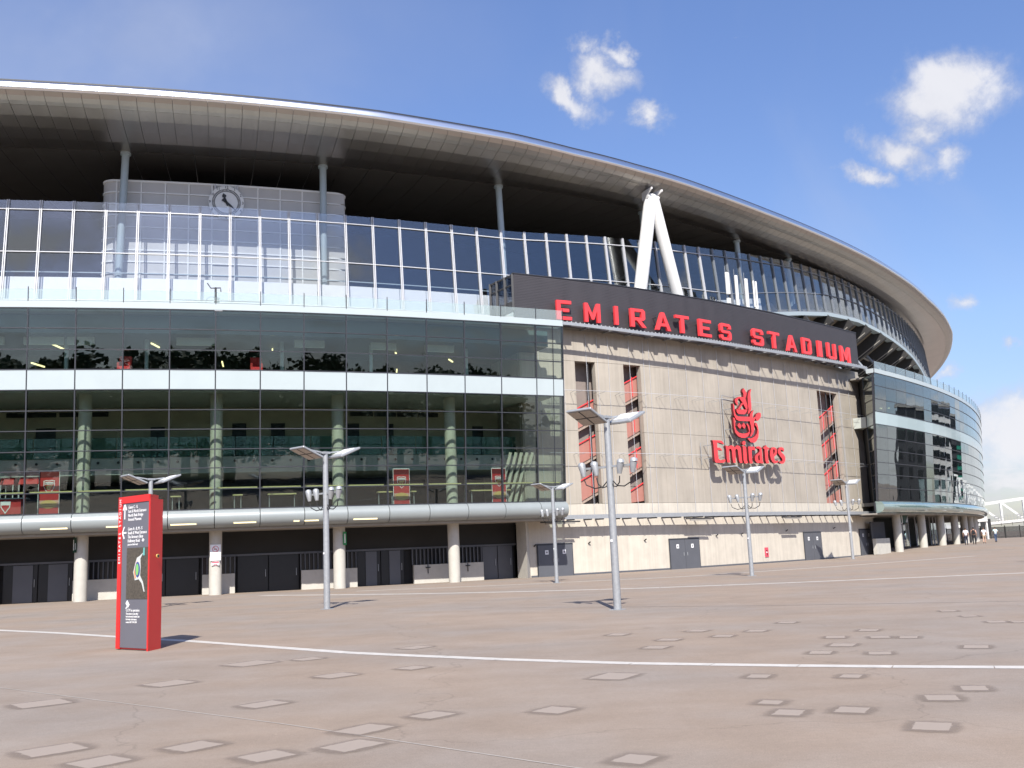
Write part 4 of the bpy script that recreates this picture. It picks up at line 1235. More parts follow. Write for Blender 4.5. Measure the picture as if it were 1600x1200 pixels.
S_OUT = [(0, .12), (.14, 0), (.86, 0), (1, .12), (1, .46), (.86, .58), (.25, .58), (.25, .83), (.75, .83), (.75, .7), (1, .7), (1, .88), (.86, 1), (.14, 1), (0, .88), (0, .54), (.14, .42), (.75, .42), (.75, .17), (.25, .17), (.25, .3), (0, .3)]
GLY = {
    'E': ([(0, 0), (1, 0), (1, .17), (.27, .17), (.27, .42), (.84, .42), (.84, .58), (.27, .58), (.27, .83), (1, .83), (1, 1), (0, 1)],),
    'M': ([(0, 0), (.21, 0), (.21, .62), (.42, .14), (.58, .14), (.79, .62), (.79, 0), (1, 0), (1, 1), (.80, 1), (.5, .38), (.20, 1), (0, 1)],),
    'I': ([(0, 0), (1, 0), (1, 1), (0, 1)],),
    'R': ([(0, 0), (.25, 0), (.25, .36), (.4, .36), (.74, 0), (1.03, 0), (.68, .37), (.83, .37), (.97, .48), (.97, .89), (.84, 1), (0, 1)], [(.25, .53), (.25, .84), (.72, .84), (.72, .53)]),
    'A': ([(0, 0), (.23, 0), (.31, .22), (.69, .22), (.77, 0), (1, 0), (.6, 1), (.4, 1)], [(.37, .38), (.63, .38), (.5, .76)]),
    'T': ([(.37, 0), (.63, 0), (.63, .83), (1, .83), (1, 1), (0, 1), (0, .83), (.37, .83)],),
    'S': (S_OUT,),
    'D': ([(0, 0), (.82, 0), (1, .14), (1, .86), (.82, 1), (0, 1)], [(.27, .17), (.27, .83), (.70, .83), (.75, .78), (.75, .22), (.70, .17)]),
    'U': ([(0, 1), (0, .12), (.14, 0), (.86, 0), (1, .12), (1, 1), (.75, 1), (.75, .17), (.25, .17), (.25, 1)],)}
zl0 = tab([3, 19.5, 38], [17.62, 17.52, 17.78])
zl1 = tab([3, 19.5, 38], [19.02, 18.86, 19.26])
for c, a, b in LET:
    a += .12; b -= .06 * (b - a)
    gl_ = GLY[c]; vs, fs = poly_mesh(gl_[0], gl_[1:], 1.0)
    q = (a + b) / 2; z0, z1 = zl0(q), zl1(q)
    m = MB(); m.add([A(a + (b - a) * v[0], -1.15 + v[2] * .2, z0 + (z1 - z0) * v[1]) for v in vs], fs)
    lt = m.build('letter', 'red_paint', SG, loc=A(q, -1.1, z0), label='raised red capital ' + c)
    m = MB()
    for t in (.3, .7):
        m.beam(A(a + (b - a) * (.15 if c != 'T' and c != 'I' else .5), -1.2, z0 + (z1 - z0) * t), A(a + (b - a) * (.15 if c != 'T' and c != 'I' else .5), -1.62, z0 + (z1 - z0) * t), .05)
    m.build('bracket', 'dark_steel', lt)

LGO = empty('airline_logo_sign', A(22, -1.3, 7.8), 0, 'raised red Arabic calligraphy emblem above the word Emirates on the concrete wall', 'sign')
di = 0
for k, ring in LOGO.items():
    if k.endswith('_h'): continue
    cx = sum(p[0] for p in ring) / len(ring); cy = sum(p[1] for p in ring) / len(ring)
    holes = [LOGO[k + '_h']] if k + '_h' in LOGO else []
    vs, fs = poly_mesh(ring, holes, 1.0)
    di += 1
    m = MB()
    front = [q for q in fs if all(vs[i][2] > 0 for i in q)]; rest_f = [q for q in fs if not all(vs[i][2] > 0 for i in q)]
    P_ = [A(v[0], -1.42 + .004 * di + v[2] * .22, v[1]) for v in vs]
    m.use('red_paint').add(P_, front); m.use('red_return').add(P_, rest_f)
    word = k in ('E', 'm', 'i', 'idot', 'r', 'a', 't', 'e', 's')
    o = m.build('letter' if word and k != 'idot' else ('letter_dot' if k == 'idot' or 'dot' in k else 'calligraphy_stroke'), None, LGO, loc=A(cx, -1.3, cy))
m = MB()
for s_, z_ in ((17.6, 8.2), (17.6, 9.2), (19.4, 8.3), (20.8, 8.3), (22.2, 8.3), (23.6, 8.4), (25.3, 8.3), (26.9, 8.4), (20.6, 10.6), (20.6, 12.2), (22.8, 10.4), (22.7, 12.9), (22.0, 13.4), (23.3, 10.2)):
    m.beam(A(s_, -1.5, z_), A(s_, -2.4, z_ - .02), .05)
m.tube([A(20.2, -2.2, 9.2), A(20.2, -2.2, 13.3)], .03, 6); m.tube([A(20.2, -2.2, 13.3), A(23.6, -2.2, 13.1)], .025, 6); m.tube([A(17.0, -2.2, 9.4), A(17.0, -2.2, 7.7)], .025, 6)
m.build('support_frame', 'galvanised', LGO)

# ================================================================== CLOCK
cs, cz, crad = -19.67, 26.06, 1.17
ct = AT(cs); cn = Vector((math.sin(ct), -math.cos(ct), 0)); cx_ = Vector((math.cos(ct), math.sin(ct), 0)); cU = Vector((0, 0, 1))
c0 = A(cs, -6.78, cz)
CL = empty('clock', c0, 0, 'big round white clock with black hands mounted on the pale pod', 'clock')
cp = lambda u, v, w: c0 + cx_ * u + cU * v + cn * w


def disc(m, r, w0, w1, n=48):
    a = [cp(r * math.cos(2 * math.pi * k / n), r * math.sin(2 * math.pi * k / n), w0) for k in range(n)]
    b = [cp(r * math.cos(2 * math.pi * k / n), r * math.sin(2 * math.pi * k / n), w1) for k in range(n)]
    m.add(a + b, [tuple(range(n)), tuple(range(n, 2 * n))] + [(k, (k + 1) % n, n + (k + 1) % n, n + k) for k in range(n)])


m = MB(); disc(m, crad, -.12, .06); m.build('clock_face', 'white_paint', CL)
m = MB()
for k in range(60):
    a = 2 * math.pi * k / 60; r0, r1 = (.78, .92)
    m.hexa([cp(r0 * math.sin(a) + sx * math.cos(a) * .022, r0 * math.cos(a) - sx * math.sin(a) * .022, w) if q == 0 else cp(r1 * math.sin(a) + sx * math.cos(a) * .022, r1 * math.cos(a) - sx * math.sin(a) * .022, w) for w in (.064, .072) for q, sx in ((0, -1), (0, 1), (1, 1), (1, -1))])
for r in (.77, .925):
    n = 60
    for k in range(n):
        a, b = 2 * math.pi * k / n, 2 * math.pi * (k + 1) / n
        m.hexa([cp(rr * math.sin(t), rr * math.cos(t), w) for w in (.064, .071) for rr, t in ((r - .012, a), (r - .012, b), (r + .012, b), (r + .012, a))])
m.build('minute_track', 'black_plastic', CL)
for k in range(1, 13):
    a = 2 * math.pi * k / 12
    vs, fs = text_data(str(k), .27, .02, 'CENTER')
    m = MB(); m.add([cp(v[0] + 1.08 * math.sin(a), v[1] + 1.08 * math.cos(a) - .09, .075 + v[2]) for v in vs], fs)
    m.build('numeral', 'mullion_dark', CL)


def hand(name, ang, prof):
    m = MB(); ca, sa = math.cos(ang), math.sin(ang)
    pts = [(x, y) for x, y in prof] + [(-x, y) for x, y in reversed(prof)]
    vs, fs = poly_mesh(pts, (), .03)
    m.add([cp(v[0] * ca + v[1] * sa, -v[0] * sa + v[1] * ca, .11 + v[2]) for v in vs], fs)
    m.build(name, 'black_plastic', CL)


hand('hour_hand', R(341), [(.05, -.25), (.07, 0), (.05, .25), (.05, .33), (.14, .42), (.13, .5), (.0, .66)])
hand('minute_hand', R(132), [(.13, -.32), (.10, -.12), (.07, .1), (.07, .4), (.03, .62), (.015, .9)])
for u in (-.72, .72): MB().beam(cp(u, 1.25, -.05), cp(u, .9, -.05), .12).build('clock_bracket', 'mullion_white', CL)

# ================================================================== ROOFTOP ANTENNAS
for s, w, zb_, zt_, lab, extra in ((23.45, .62, 22.2, 24.1, 'short wide white antenna panel with equipment hanging below it', 1), (24.75, .42, 21.35, 24.05, 'narrow white antenna panel second from left above dark sign', 0), (26.25, .52, 21.15, 24.0, 'tallest cream antenna panel third from left above dark sign', 2), (27.6, .5, 21.3, 23.95, 'twin slotted white antenna at the right end of the antenna row', 3)):
    o = -3.0; b0 = A(s, o, 20.4)
    an = empty('antenna', b0, 0, lab, 'antenna', 'antenna panels above the sign')
    t = AT(s); Mz = Matrix.Rotation(t, 3, 'Z')
    m = MB()
    if extra == 3:
        for q in (-.19, .2): m.box(A(s + q, o, (zb_ + zt_) / 2 + .2), (.15, .14, zt_ - zb_ - .3), Mz)
    else: m.box(A(s, o, (zb_ + zt_) / 2), (w * .62, .2, zt_ - zb_), Mz)
    m.build('panel', 'white_paint' if extra != 2 else 'white_steel', an, bevel=.03)
    MB().tube([A(s + .05, o - .2, 19.5), A(s + .05, o - .2, zt_ - .1)], .05, 8).build('pole', 'galvanised', an)
    MB().tube([A(s - .1, o - .1, zt_), A(s - .1, o - .1, zt_ + .55)], .018, 6).build('rod', 'galvanised', an)
    if extra in (1, 3):
        MB().box(A(s, o, zb_ - .55 if extra == 1 else zb_ + .2), (.34, .2, .45), Mz).build('equipment_box', 'white_paint', an)
        MB().tube([A(s + .1, o, zb_), A(s + .3, o, zb_ - .5), A(s + .15, o, zb_ - 1.1)], .06, 8).build('cable', 'black_plastic', an)
m = MB()
for a, b in ((21.6, 22.4), (22.2, 23.0)):
    m.tube([A(a, -3.2, 20.9), A(a + .2, -3.2, 21.55), A(b, -3.2, 21.5), A(b, -3.2, 20.9)], .03, 6)
o = m.build('guard_hoop', 'galvanised', None); tag(o, 'low bent grey pipe hoops left of the antenna row', 'railing')
o = MB().hexa(slab(9.2, 11.6, 20.75, 20.95, -3.2, .8)).build('roof_light', 'white_paint', None); tag(o, 'flat white boxes lying behind the dark sign left of the struts', 'box')
wm = empty('bracket_mast', A(-20.28, .98, 16.6), 0, 'small forked instrument mast fixed on the glass balustrade', 'mast')
m = MB(); m.tube([A(-20.28, 1.0, 16.3), A(-20.28, 1.05, 17.95)], [.12, .06], 8); m.build('post', 'dark_steel', wm)
m = MB(); m.tube([A(-20.75, 1.05, 18.2), A(-20.55, 1.05, 17.9), A(-20.0, 1.05, 17.93), A(-19.98, 1.05, 17.7)], .035, 6); m.build('arm', 'dark_steel', wm)
m = MB(); m.box(A(-20.2, 1.05, 17.15), (.28, .2, .35), Matrix.Rotation(AT(-20), 3, 'Z')); m.box(A(-20.1, 1.05, 16.62), (.5, .25, .3), Matrix.Rotation(AT(-20), 3, 'Z')); m.build('instrument', 'galvanised', wm, bevel=.03)
m = MB(); m.tube([A(-20.5 + .32 * math.cos(t) , 1.05, 17.05 + .32 * math.sin(t)) for t in np.linspace(0, 6.28, 17)], .012, 5); m.build('cable_loop', 'black_plastic', wm)
o = MB().tube([A(s, 1.16, 17.12) for s in np.linspace(-22.8, -17.7, 8)], .03, 6).build('rail', 'galvanised', None); tag(o, 'thin horizontal rail spanning two posts of the glass balustrade', 'railing')

# ================================================================== SMALL SIGNS ON COLUMNS
def col_sign(name, s, z, w, h, label, cat, mat, r=.385, turn=0.0, off=-1.25):
    """plate fixed in front of a round column; returns root and mapping (u, v, w) -> world"""
    a = AT(s) + turn; n = Vector((math.sin(a), -math.cos(a), 0)); x = Vector((math.cos(a), math.sin(a), 0))
    c = A(s, off, z) + n * (r + .02)
    rt_ = empty(name, c, 0, label, cat)
    f = lambda u, v, w_=0: c + x * u + Vector((0, 0, v)) + n * w_
    m = MB(); m.hexa([f(-w / 2, -h / 2, -.012), f(w / 2, -h / 2, -.012), f(w / 2, -h / 2, .012), f(-w / 2, -h / 2, .012), f(-w / 2, h / 2, -.012), f(w / 2, h / 2, -.012), f(w / 2, h / 2, .012), f(-w / 2, h / 2, .012)])
    m.build('plate', mat, rt_)
    return rt_, f


def ring_on(m, f, r0, r1, cx, cy, w0=.014, w1=.02, n=24):
    for k in range(n):
        a, b = 2 * math.pi * k / n, 2 * math.pi * (k + 1) / n
        m.hexa([f(cx + r * math.cos(t), cy + r * math.sin(t), w) for w in (w0, w1) for r, t in ((r0, a), (r0, b), (r1, b), (r1, a))])


def bar_on(m, f, x0, y0, x1, y1, t, w0=.014, w1=.02):
    d = Vector((x1 - x0, y1 - y0)).normalized(); px, py = -d.y * t / 2, d.x * t / 2
    m.hexa([f(x, y, w) for w in (w0, w1) for x, y in ((x0 - px, y0 - py), (x1 - px, y1 - py), (x1 + px, y1 + py), (x0 + px, y0 + py))])


def text_on(f, body, size, cx, cy, mat, parent, align='CENTER', xs=1.0, w=.015, name='lettering'):
    vs, fs = text_data(body, size, .004, align, xs)
    m = MB(); m.add([f(v[0] + cx, v[1] + cy, w + v[2]) for v in vs], fs)
    return m.build(name, mat, parent)


rt_, f = col_sign('no_smoking_sign', -20.2, 2.45, .6, .92, 'white no smoking notice on the column right of the red totem', 'sign', 'white_print')
m = MB(); ring_on(m, f, .155, .185, 0, .2); bar_on(m, f, -.12, .32, .12, .08, .03); m.build('prohibition_ring', 'pink_print', rt_)
m = MB(); bar_on(m, f, -.09, .18, .07, .2, .03, .014, .018); bar_on(m, f, .075, .2, .09, .2, .03, .014, .018); m.build('cigarette', 'mullion_dark', rt_)
text_on(f, 'NO SMOKING', .075, 0, -.1, 'door_grey', rt_)
text_on(f, 'It is against the law to\nsmoke in these premises', .042, 0, -.2, 'door_grey', rt_)
rt_, f = col_sign('notice', -20.2, 1.82, .44, .22, 'small pink and white notice below the no smoking sign', 'sign', 'white_print')
m = MB(); bar_on(m, f, -.2, .06, .2, .06, .07); bar_on(m, f, -.12, -.07, .12, -.07, .05); m.build('print_band', 'pink_print', rt_)
rt_, f = col_sign('first_aid_sign', -12.85, 3.0, .34, .8, 'green emergency sign projecting from the column right of the first lamp post', 'sign', 'green_print', turn=R(48))
m = MB(); bar_on(m, f, -.02, -.28, -.02, .28, .13); m.build('print_mark', 'white_print', rt_)
rt_, f = col_sign('gate_sign', -27.65, 3.18, .36, .84, 'narrow dark green sign projecting from the column left of the red totem', 'sign', 'dark_green', turn=R(-50))
m = MB(); bar_on(m, f, -.1, -.3, -.1, .3, .06); bar_on(m, f, .08, -.26, .08, .1, .05); m.build('print_mark', 'white_print', rt_)
s, z = 25.0, .87
nn = lambda u, v, w=0: A(s + u, CO + .03 + w, z + v)
fp = empty('fire_point_sign', nn(0, 0), 0, 'little red fire notice on the pale wall left of the third door', 'sign')
m = MB(); m.hexa([nn(-.25, -.38, -.015), nn(.25, -.38, -.015), nn(.25, -.38, .015), nn(-.25, -.38, .015), nn(-.25, .38, -.015), nn(.25, .38, -.015), nn(.25, .38, .015), nn(-.25, .38, .015)]); m.build('plate', 'pink_print', fp)
m = MB(); bar_on(m, nn, -.1, .12, .1, .12, .1); bar_on(m, nn, .05, -.25, .05, -.02, .12); m.build('print_mark', 'red_dark', fp)
m = MB(); bar_on(m, nn, -.12, .02, .14, -.03, .07); m.build('print_mark', 'white_print', fp)
for s_, lab, L_ in ((50.9, 'dark green gate board with white letter J between the wing columns', 'J'),):
    t = AT(s_) - R(22); x = Vector((math.cos(t), math.sin(t), 0)); n = Vector((math.sin(t), -math.cos(t), 0)); c = A(s_, -1.6, 3.42)
    gs = empty('gate_board', c, 0, lab, 'sign')
    f = lambda u, v, w=0: c + x * u + Vector((0, 0, v)) + n * w
    m = MB(); m.hexa([f(a_, b_, w_) for b_ in (-.44, .44) for a_, w_ in ((-.75, -.02), (.75, -.02), (.75, .02), (-.75, .02))]); m.build('board', 'dark_green', gs)
    text_on(f, L_, .95, -.1, -.33, 'white_print', gs, w=.03)
    m = MB(); m.add([f(.35, -.42, .03), f(.72, -.42, .03), f(.72, .25, .03), f(.35, -.42, .035), f(.72, -.42, .035), f(.72, .25, .035)], [(0, 1, 2), (3, 4, 5), (0, 1, 4, 3), (1, 2, 5, 4), (2, 0, 3, 5)]); m.build('grey_wedge', 'galvanised', gs)
    m = MB(); m.beam(f(-.6, .4), f(-.6, .9), .04); m.beam(f(.6, .4), f(.6, .9), .04); m.build('hanger', 'galvanised', gs)

# ================================================================== BANNERS AND FURNITURE ON THE CONCOURSE
def banner(s0, s1, zt, label, dark_top=True):
    off = -1.35; zb = 4.95; c = (s0 + s1) / 2; w = s1 - s0; H = zt - zb
    b = empty('banner', A(c, off, zb), 0, label, 'banner', 'red club banners behind the glass')
    f = lambda u, v, q=0: A(c + u, off + q, zb + v)
    m = MB(); m.sweep([(off + .02, zb + .08), (off + .02, zt), (off - .02, zt), (off - .02, zb + .08)], s0, s1); m.build('cloth', 'red_cloth', b)
    m = MB(); bar_on(m, f, -w / 2, H * .91, w / 2, H * .91, H * .13, .025, .032); m.build('dark_band', 'red_dark', b)
    sh = [(-.34, .36), (-.17, .40), (0, .37), (.17, .40), (.34, .36), (.33, .0), (.22, -.25), (0, -.47), (-.22, -.25), (-.33, 0)]
    cy = H * .64; k = w * .85
    for sc, mt, q in ((1.0, 'white_print', .027), (.88, 'red_cloth', .036), ):
        vs, fs = poly_mesh([(x * sc * k, y * sc * k) for x, y in sh], (), .01)
        MB().add([f(v[0], v[1] + cy, q + v[2]) for v in vs], fs).build('crest', mt, b)
    m = MB(); bar_on(m, f, -.27 * k, cy + .2 * k, .27 * k, cy + .2 * k, .16 * k, .043, .049); m.build('crest_band', 'white_print', b)
    text_on(f, 'Arsenal', .17 * k, 0, cy + .145 * k, 'red_dark', b, w=.054)
    m = MB()                                                    # a cannon in gold
    bar_on(m, f, -.2 * k, cy + .0 * k, .2 * k, cy + .03 * k, .11 * k, .043, .05); ring_on(m, f, .05 * k, .12 * k, -.02 * k, cy - .1 * k, .044, .051, 14); bar_on(m, f, -.2 * k, cy - .12 * k, -.05 * k, cy - .02 * k, .06 * k, .043, .05)
    m.build('crest_cannon', 'gold_print', b)
    m = MB(); bar_on(m, f, -w * .48, H * .25, w * .48, H * .25, H * .16, .024, .03); m.build('pale_band', 'cloth_peach', b)
    vs, fs = poly_mesh([(.42 * w * math.cos(t), .12 * math.sin(t) * 2) for t in np.linspace(0, 6.1, 20)], (), .006)
    MB().add([f(v[0], v[1] + H * .24, .036 + v[2]) for v in vs], fs).build('gold_oval', 'gold_print', b)
    m = MB(); m.beam(f(-w / 2 - .02, H, 0), f(w / 2 + .02, H, 0), .05); m.beam(f(-w / 2 - .02, 0, 0), f(-w / 2 - .02, H, 0), .03); m.beam(f(w / 2 + .02, 0, 0), f(w / 2 + .02, H, 0), .03); m.build('frame', 'white_print', b)
    m = MB(); m.box(f(0, .03, 0), (w, .4, .06), Matrix.Rotation(AT(c), 3, 'Z')); m.build('foot', 'dark_steel', b)


banner(-30.05, -28.98, 7.5, 'red crest banner with a white top rail at the far left behind the glass')
banner(-9.28, -8.25, 7.25, 'red crest banner right of the first lamp post behind the glass')
banner(-2.5, -1.52, 7.25, 'red crest banner cut by a dark mullion near the end of the glass')


def kiosk(s0, s1, label, mat):
    o = -1.9; b = empty('counter', A((s0 + s1) / 2, o, 4.86), 0, label, 'counter')
    m = MB(); m.sweep([(o, 5.1), (o, 5.95), (o - .7, 5.95), (o - .7, 5.1)], s0, s1); m.build('front', mat, b)
    m = MB(); m.sweep([(o + .05, 5.955), (o + .05, 6.02), (o - .75, 6.02), (o - .75, 5.955)], s0 - .05, s1 + .3); m.build('worktop', 'white_panel', b)
    m = MB()
    for q in (s0 + .1, s1 - .1): m.beam(A(q, o - .3, 4.86), A(q, o - .3, 5.1), .08)
    m.build('leg', 'galvanised', b)
    c = (s0 + s1) / 2; f = lambda u, v, q=0: A(c + .2 + u, o + q, 5.5 + v)
    vs, fs = poly_mesh([(-.28, .32), (0, .35), (.28, .32), (.26, 0), (0, -.38), (-.26, 0)], (), .01)
    MB().add([f(v[0], v[1], .012 + v[2]) for v in vs], fs).build('crest', 'white_print', b)
    vs, fs = poly_mesh([(-.22, .1), (0, .12), (.22, .1), (.2, 0), (0, -.28), (-.2, 0)], (), .01)
    MB().add([f(v[0], v[1], .02 + v[2]) for v in vs], fs).build('crest_field', 'red_cloth', b)


kiosk(-33.2, -31.15, 'red counter with a white crest at the far left behind the glass', 'red_cloth')
for s0, s1, lab in ((-32.5, -31.75, 'small red canopy on thin posts at the photo edge behind the glass'), (-31.5, -30.35, 'wider red canopy on thin posts beside the far left banner')):
    o = -3.0; b = empty('market_canopy', A((s0 + s1) / 2, o, 4.86), 0, lab, 'canopy', 'red canopies behind the glass')
    m = MB(); m.hexa([A(s0, o + .5, 6.85), A(s1, o + .5, 6.85), A(s1, o - .6, 6.85), A(s0, o - .6, 6.85), A(s0 + .05, o + .3, 7.25), A(s1 - .05, o + .3, 7.25), A(s1 - .05, o - .4, 7.25), A(s0 + .05, o - .4, 7.25)]); m.build('cover', 'red_cloth', b)
    for q in (s0 + .04, s1 - .04):
        for oo in (.45, -.55): MB().beam(A(q, o + oo, 4.86), A(q, o + oo, 6.86), .04).build('leg', 'white_steel', b)
for s0, s1, lab in ((-17.06, -15.29, 'long high table with pale top behind the first lamp post'), (-10.0, -8.9, 'high table with pale top left of the middle banner'), (-8.0, -7.4, 'short high table with pale top right of the middle banner'), (-3.5, -.6, 'long high table with pale top beside the right banner'), (-19.2, -18.6, 'small square high table behind the glass between columns'), (-22.9, -22.3, 'small square high table behind the glass above the totem')):
    o = -2.8; b = empty('high_table', A((s0 + s1) / 2, o, 4.86), 0, lab, 'table', 'high tables on the concourse')
    MB().hexa(slab(s0, s1, 5.86, 5.93, o, .5)).build('tabletop', 'yellow_rail', b)
    for q in (s0 + .1, s1 - .1): MB().beam(A(q, o, 4.86), A(q, o, 5.86), .05).build('leg', 'galvanised', b)
for s0, s1, lab in ((-25.97, -25.2, 'red armchair behind the upper glass above the totem'), (-18.2, -17.45, 'red armchair behind the upper glass left of the first lamp post')):
    b = empty('armchair', A((s0 + s1) / 2, -1.4, 12.95), 0, lab, 'armchair', 'red armchairs on the club level')
    MB().hexa(slab(s0, s1, 13.0, 13.62, -1.6, .8)).build('seat', 'red_paint', b, bevel=.04)
    MB().hexa(slab(s0 + .02, s1 - .02, 13.5, 14.35, -2.0, .22)).build('backrest', 'red_cloth', b, bevel=.04)
    for q in (s0 + .07, s1 - .07): MB().hexa(slab(q - .07, q + .07, 13.0, 13.85, -1.6, .78)).build('armrest', 'red_cloth', b, bevel=.03)

# ================================================================== LAMP POSTS
def lamp_parts(root, H=5.5):
    m = MB(); m.box((0, 0, .012), (.34, .34, .024)); m.build('base_plate', 'galvanised', root, local=True)
    m = MB(); m.tube([(0, 0, .02), (0, 0, 1.4), (0, 0, H)], [.115, .112, .095], 8); m.build('pole', 'galvanised', root, local=True)
    m = MB(); m.box((.112, 0, 1.95), (.012, .07, .07)); m.build('pole_label', 'white_print', root, local=True)
    m = MB(); m.box((0, 0, H + .03), (.3, .2, .08)); m.build('head_bracket', 'galvanised', root, local=True)
    for sg in (1, -1):
        tl = R(22)
        Mr = Matrix.Rotation(-tl * sg, 3, 'Y')
        c = Vector((sg * .64, -.25 * sg, H + .03))
        m = MB(); m.box(c, (.92, .86, .075), Mr); hd = m.build('lamp_head', 'galvanised', root, local=True, bevel=.015)
        m = MB(); m.box(c + Mr @ Vector((0, 0, .05)), (.6, .58, .04), Mr); m.build('lid', 'white_steel', hd, local=True)
        for ix in (-1, 1):
            for iy in (-1, 1):
                m = MB(); m.box(c + Mr @ Vector((ix * .215, iy * .2, -.042)), (.39, .36, .02), Mr); m.build('lens', 'floodlight_lens', hd, local=True)
        m = MB(); m.box(c + Mr @ Vector((0, 0, -.045)), (.80, .03, .03), Mr); m.box(c + Mr @ Vector((0, 0, -.045)), (.03, .76, .031), Mr); m.build('lens_frame', 'dark_steel', hd, local=True)
        m = MB(); m.beam((0, 0, H + .02), (sg * .62, -.02, H + .11), .05); m.build('arm', 'galvanised', root, local=True)
    zc_ = H - 1.42
    m = MB(); m.beam((0, -.92, zc_), (0, .92, zc_), .06); m.build('crossbar', 'galvanised', root, local=True)
    for y in (-.85, -.4, .4, .85):
        m = MB(); ti = .06 * (1 if y > 0 else -1)
        m.tube([(.1, y, zc_ - .24), (.1, y + ti * .5, zc_ - .02), (.1, y + ti, zc_ + .07)], [.06, .105, .11], 12)
        sp = m.build('spotlight', 'galvanised', root, local=True)
        m = MB(); m.tube([(.1, y + ti, zc_ + .07), (.1, y + ti, zc_ + .15), (.1, y + ti, zc_ + .19)], [.115, .105, .05], 12); m.build('cap', 'galvanised', sp, local=True)
        m = MB(); yy = y * .12
        m.tube([(.1, y, zc_ - .30), (.08, y * .93, zc_ - .48), (.05, y * .6, zc_ - .60), (.02, y * .3, zc_ - .57), (0, yy, zc_ - .42)], .018, 6); m.build('cable', 'black_plastic', root, local=True)


def copy_tree(o, parent=None):
    c = o.copy(); COL.objects.link(c)
    if parent is not None: c.parent = parent
    for ch in o.children: copy_tree(ch, c)
    return c


LAMPS = [(-6.99, 36.71, 1.02, -133, 'lamp post standing right of the red totem, nearest the glass front'),
         (2.73, 29.11, 1.0, -129, 'largest lamp post in front of the concrete stair slots'),
         (12.02, 52.84, .995, -131, 'lamp post overlapping the red Emirates word'),
         (1.96, 54.88, .935, -140, 'lamp post at the joint of glass front and concrete wall'),
         (27.03, 82.42, 1.13, -131, 'farthest lamp post beside the right stair slot'),
         (-15.9, 43.5, 1.0, -136, 'lamp post hidden behind the red totem, only its heads showing'),
         (29.4, 52.6, 1.0, -129, 'lamp post just past the right edge casting a shadow into view')]
lr = empty('street_lamp', (0, 0, 0), 0, LAMPS[0][4], 'lamp post', 'lamp posts on the plaza')
lamp_parts(lr)
for i, (x, y, sc, rz, lab) in enumerate(LAMPS):
    o = lr if i == 0 else copy_tree(lr)
    o.location = (x, y, gz(x, y)); o.rotation_euler = (0, 0, R(rz)); o.scale = (1, 1, 1)
    o['label'] = lab
    if sc != 1.0: o.scale = (sc, sc, sc)

# ================================================================== RED TOTEM
FL, FR, BR, BL = Vector((-8.95, 22.6, 0)), Vector((-7.97, 21.8, 0)), Vector((-8.0, 22.4, 0)), Vector((-8.72, 23.2, 0))
TT = empty('wayfinding_totem', (FL + FR + BR + BL) / 4, 0, 'tall red and grey wayfinding totem with a site map on the plaza', 'sign')
H = 3.33
U = (FR - FL); TW = U.length; U.normalize(); TN = Vector((U.y, -U.x, 0))
f = lambda u, v, w=0: FL + U * u + Vector((0, 0, v)) + TN * w
ins = lambda p, k: p + ((FL + FR + BR + BL) / 4 - p) * k
up_ = lambda p, z: Vector((p.x, p.y, z))
# body: red left edge, top and rear; red right column
m = MB(); m.hexa([up_(ins(p, .02), .02) for p in (FL, FR, BR, BL)] + [up_(ins(p, .02), H) for p in (FL, FR, BR, BL)]); m.build('body', 'totem_red', TT)
m = MB(); m.hexa([f(0, .02, .0), f(.15, .02, .0), f(.15, .02, .03), f(0, .02, .03), f(0, H, .0), f(.15, H, .0), f(.15, H, .03), f(0, H, .03)]); m.build('red_edge', 'totem_red', TT)
m = MB(); m.hexa([f(.152, H - .15, .0), f(TW, H - .15, .0), f(TW, H - .15, .03), f(.152, H - .15, .03), f(.152, H, .0), f(TW, H, .0), f(TW, H, .03), f(.152, H, .03)]); m.build('red_top', 'totem_red', TT)
so = Vector((.05, 0, 0))
m = MB(); q0, q1 = FR + U * .005, BR + U * .08
m.hexa([up_(p, .0) for p in (q0 + TN * .035, q0 + U * .05 + TN * .03, q1 + so, q1 - U * .05)] + [up_(p, H - .1) for p in (q0 + TN * .035, q0 + U * .05 + TN * .03, q1 + so, q1 - U * .05)]); m.build('red_side', 'totem_red', TT)
GW0, GW1 = .155, TW - .002
m = MB(); m.hexa([f(GW0, .05, .0), f(GW1, .05, .0), f(GW1, .05, .015), f(GW0, .05, .015), f(GW0, H - .155, .0), f(GW1, H - .155, .0), f(GW1, H - .155, .015), f(GW0, H - .155, .015)]); pnl = m.build('grey_panel', 'totem_grey', TT)
m = MB(); m.hexa([up_(ins(p, .04), 0.0) for p in (FL, FR, BR, BL)] + [up_(ins(p, .04), .02) for p in (FL, FR, BR, BL)]); m.build('plinth', 'dark_steel', TT)
def ttext(body, x, y, size, xs=.82, par=None):
    return text_on(f, body, size, x, y, 'white_print', par or TT, 'LEFT', xs, .02)


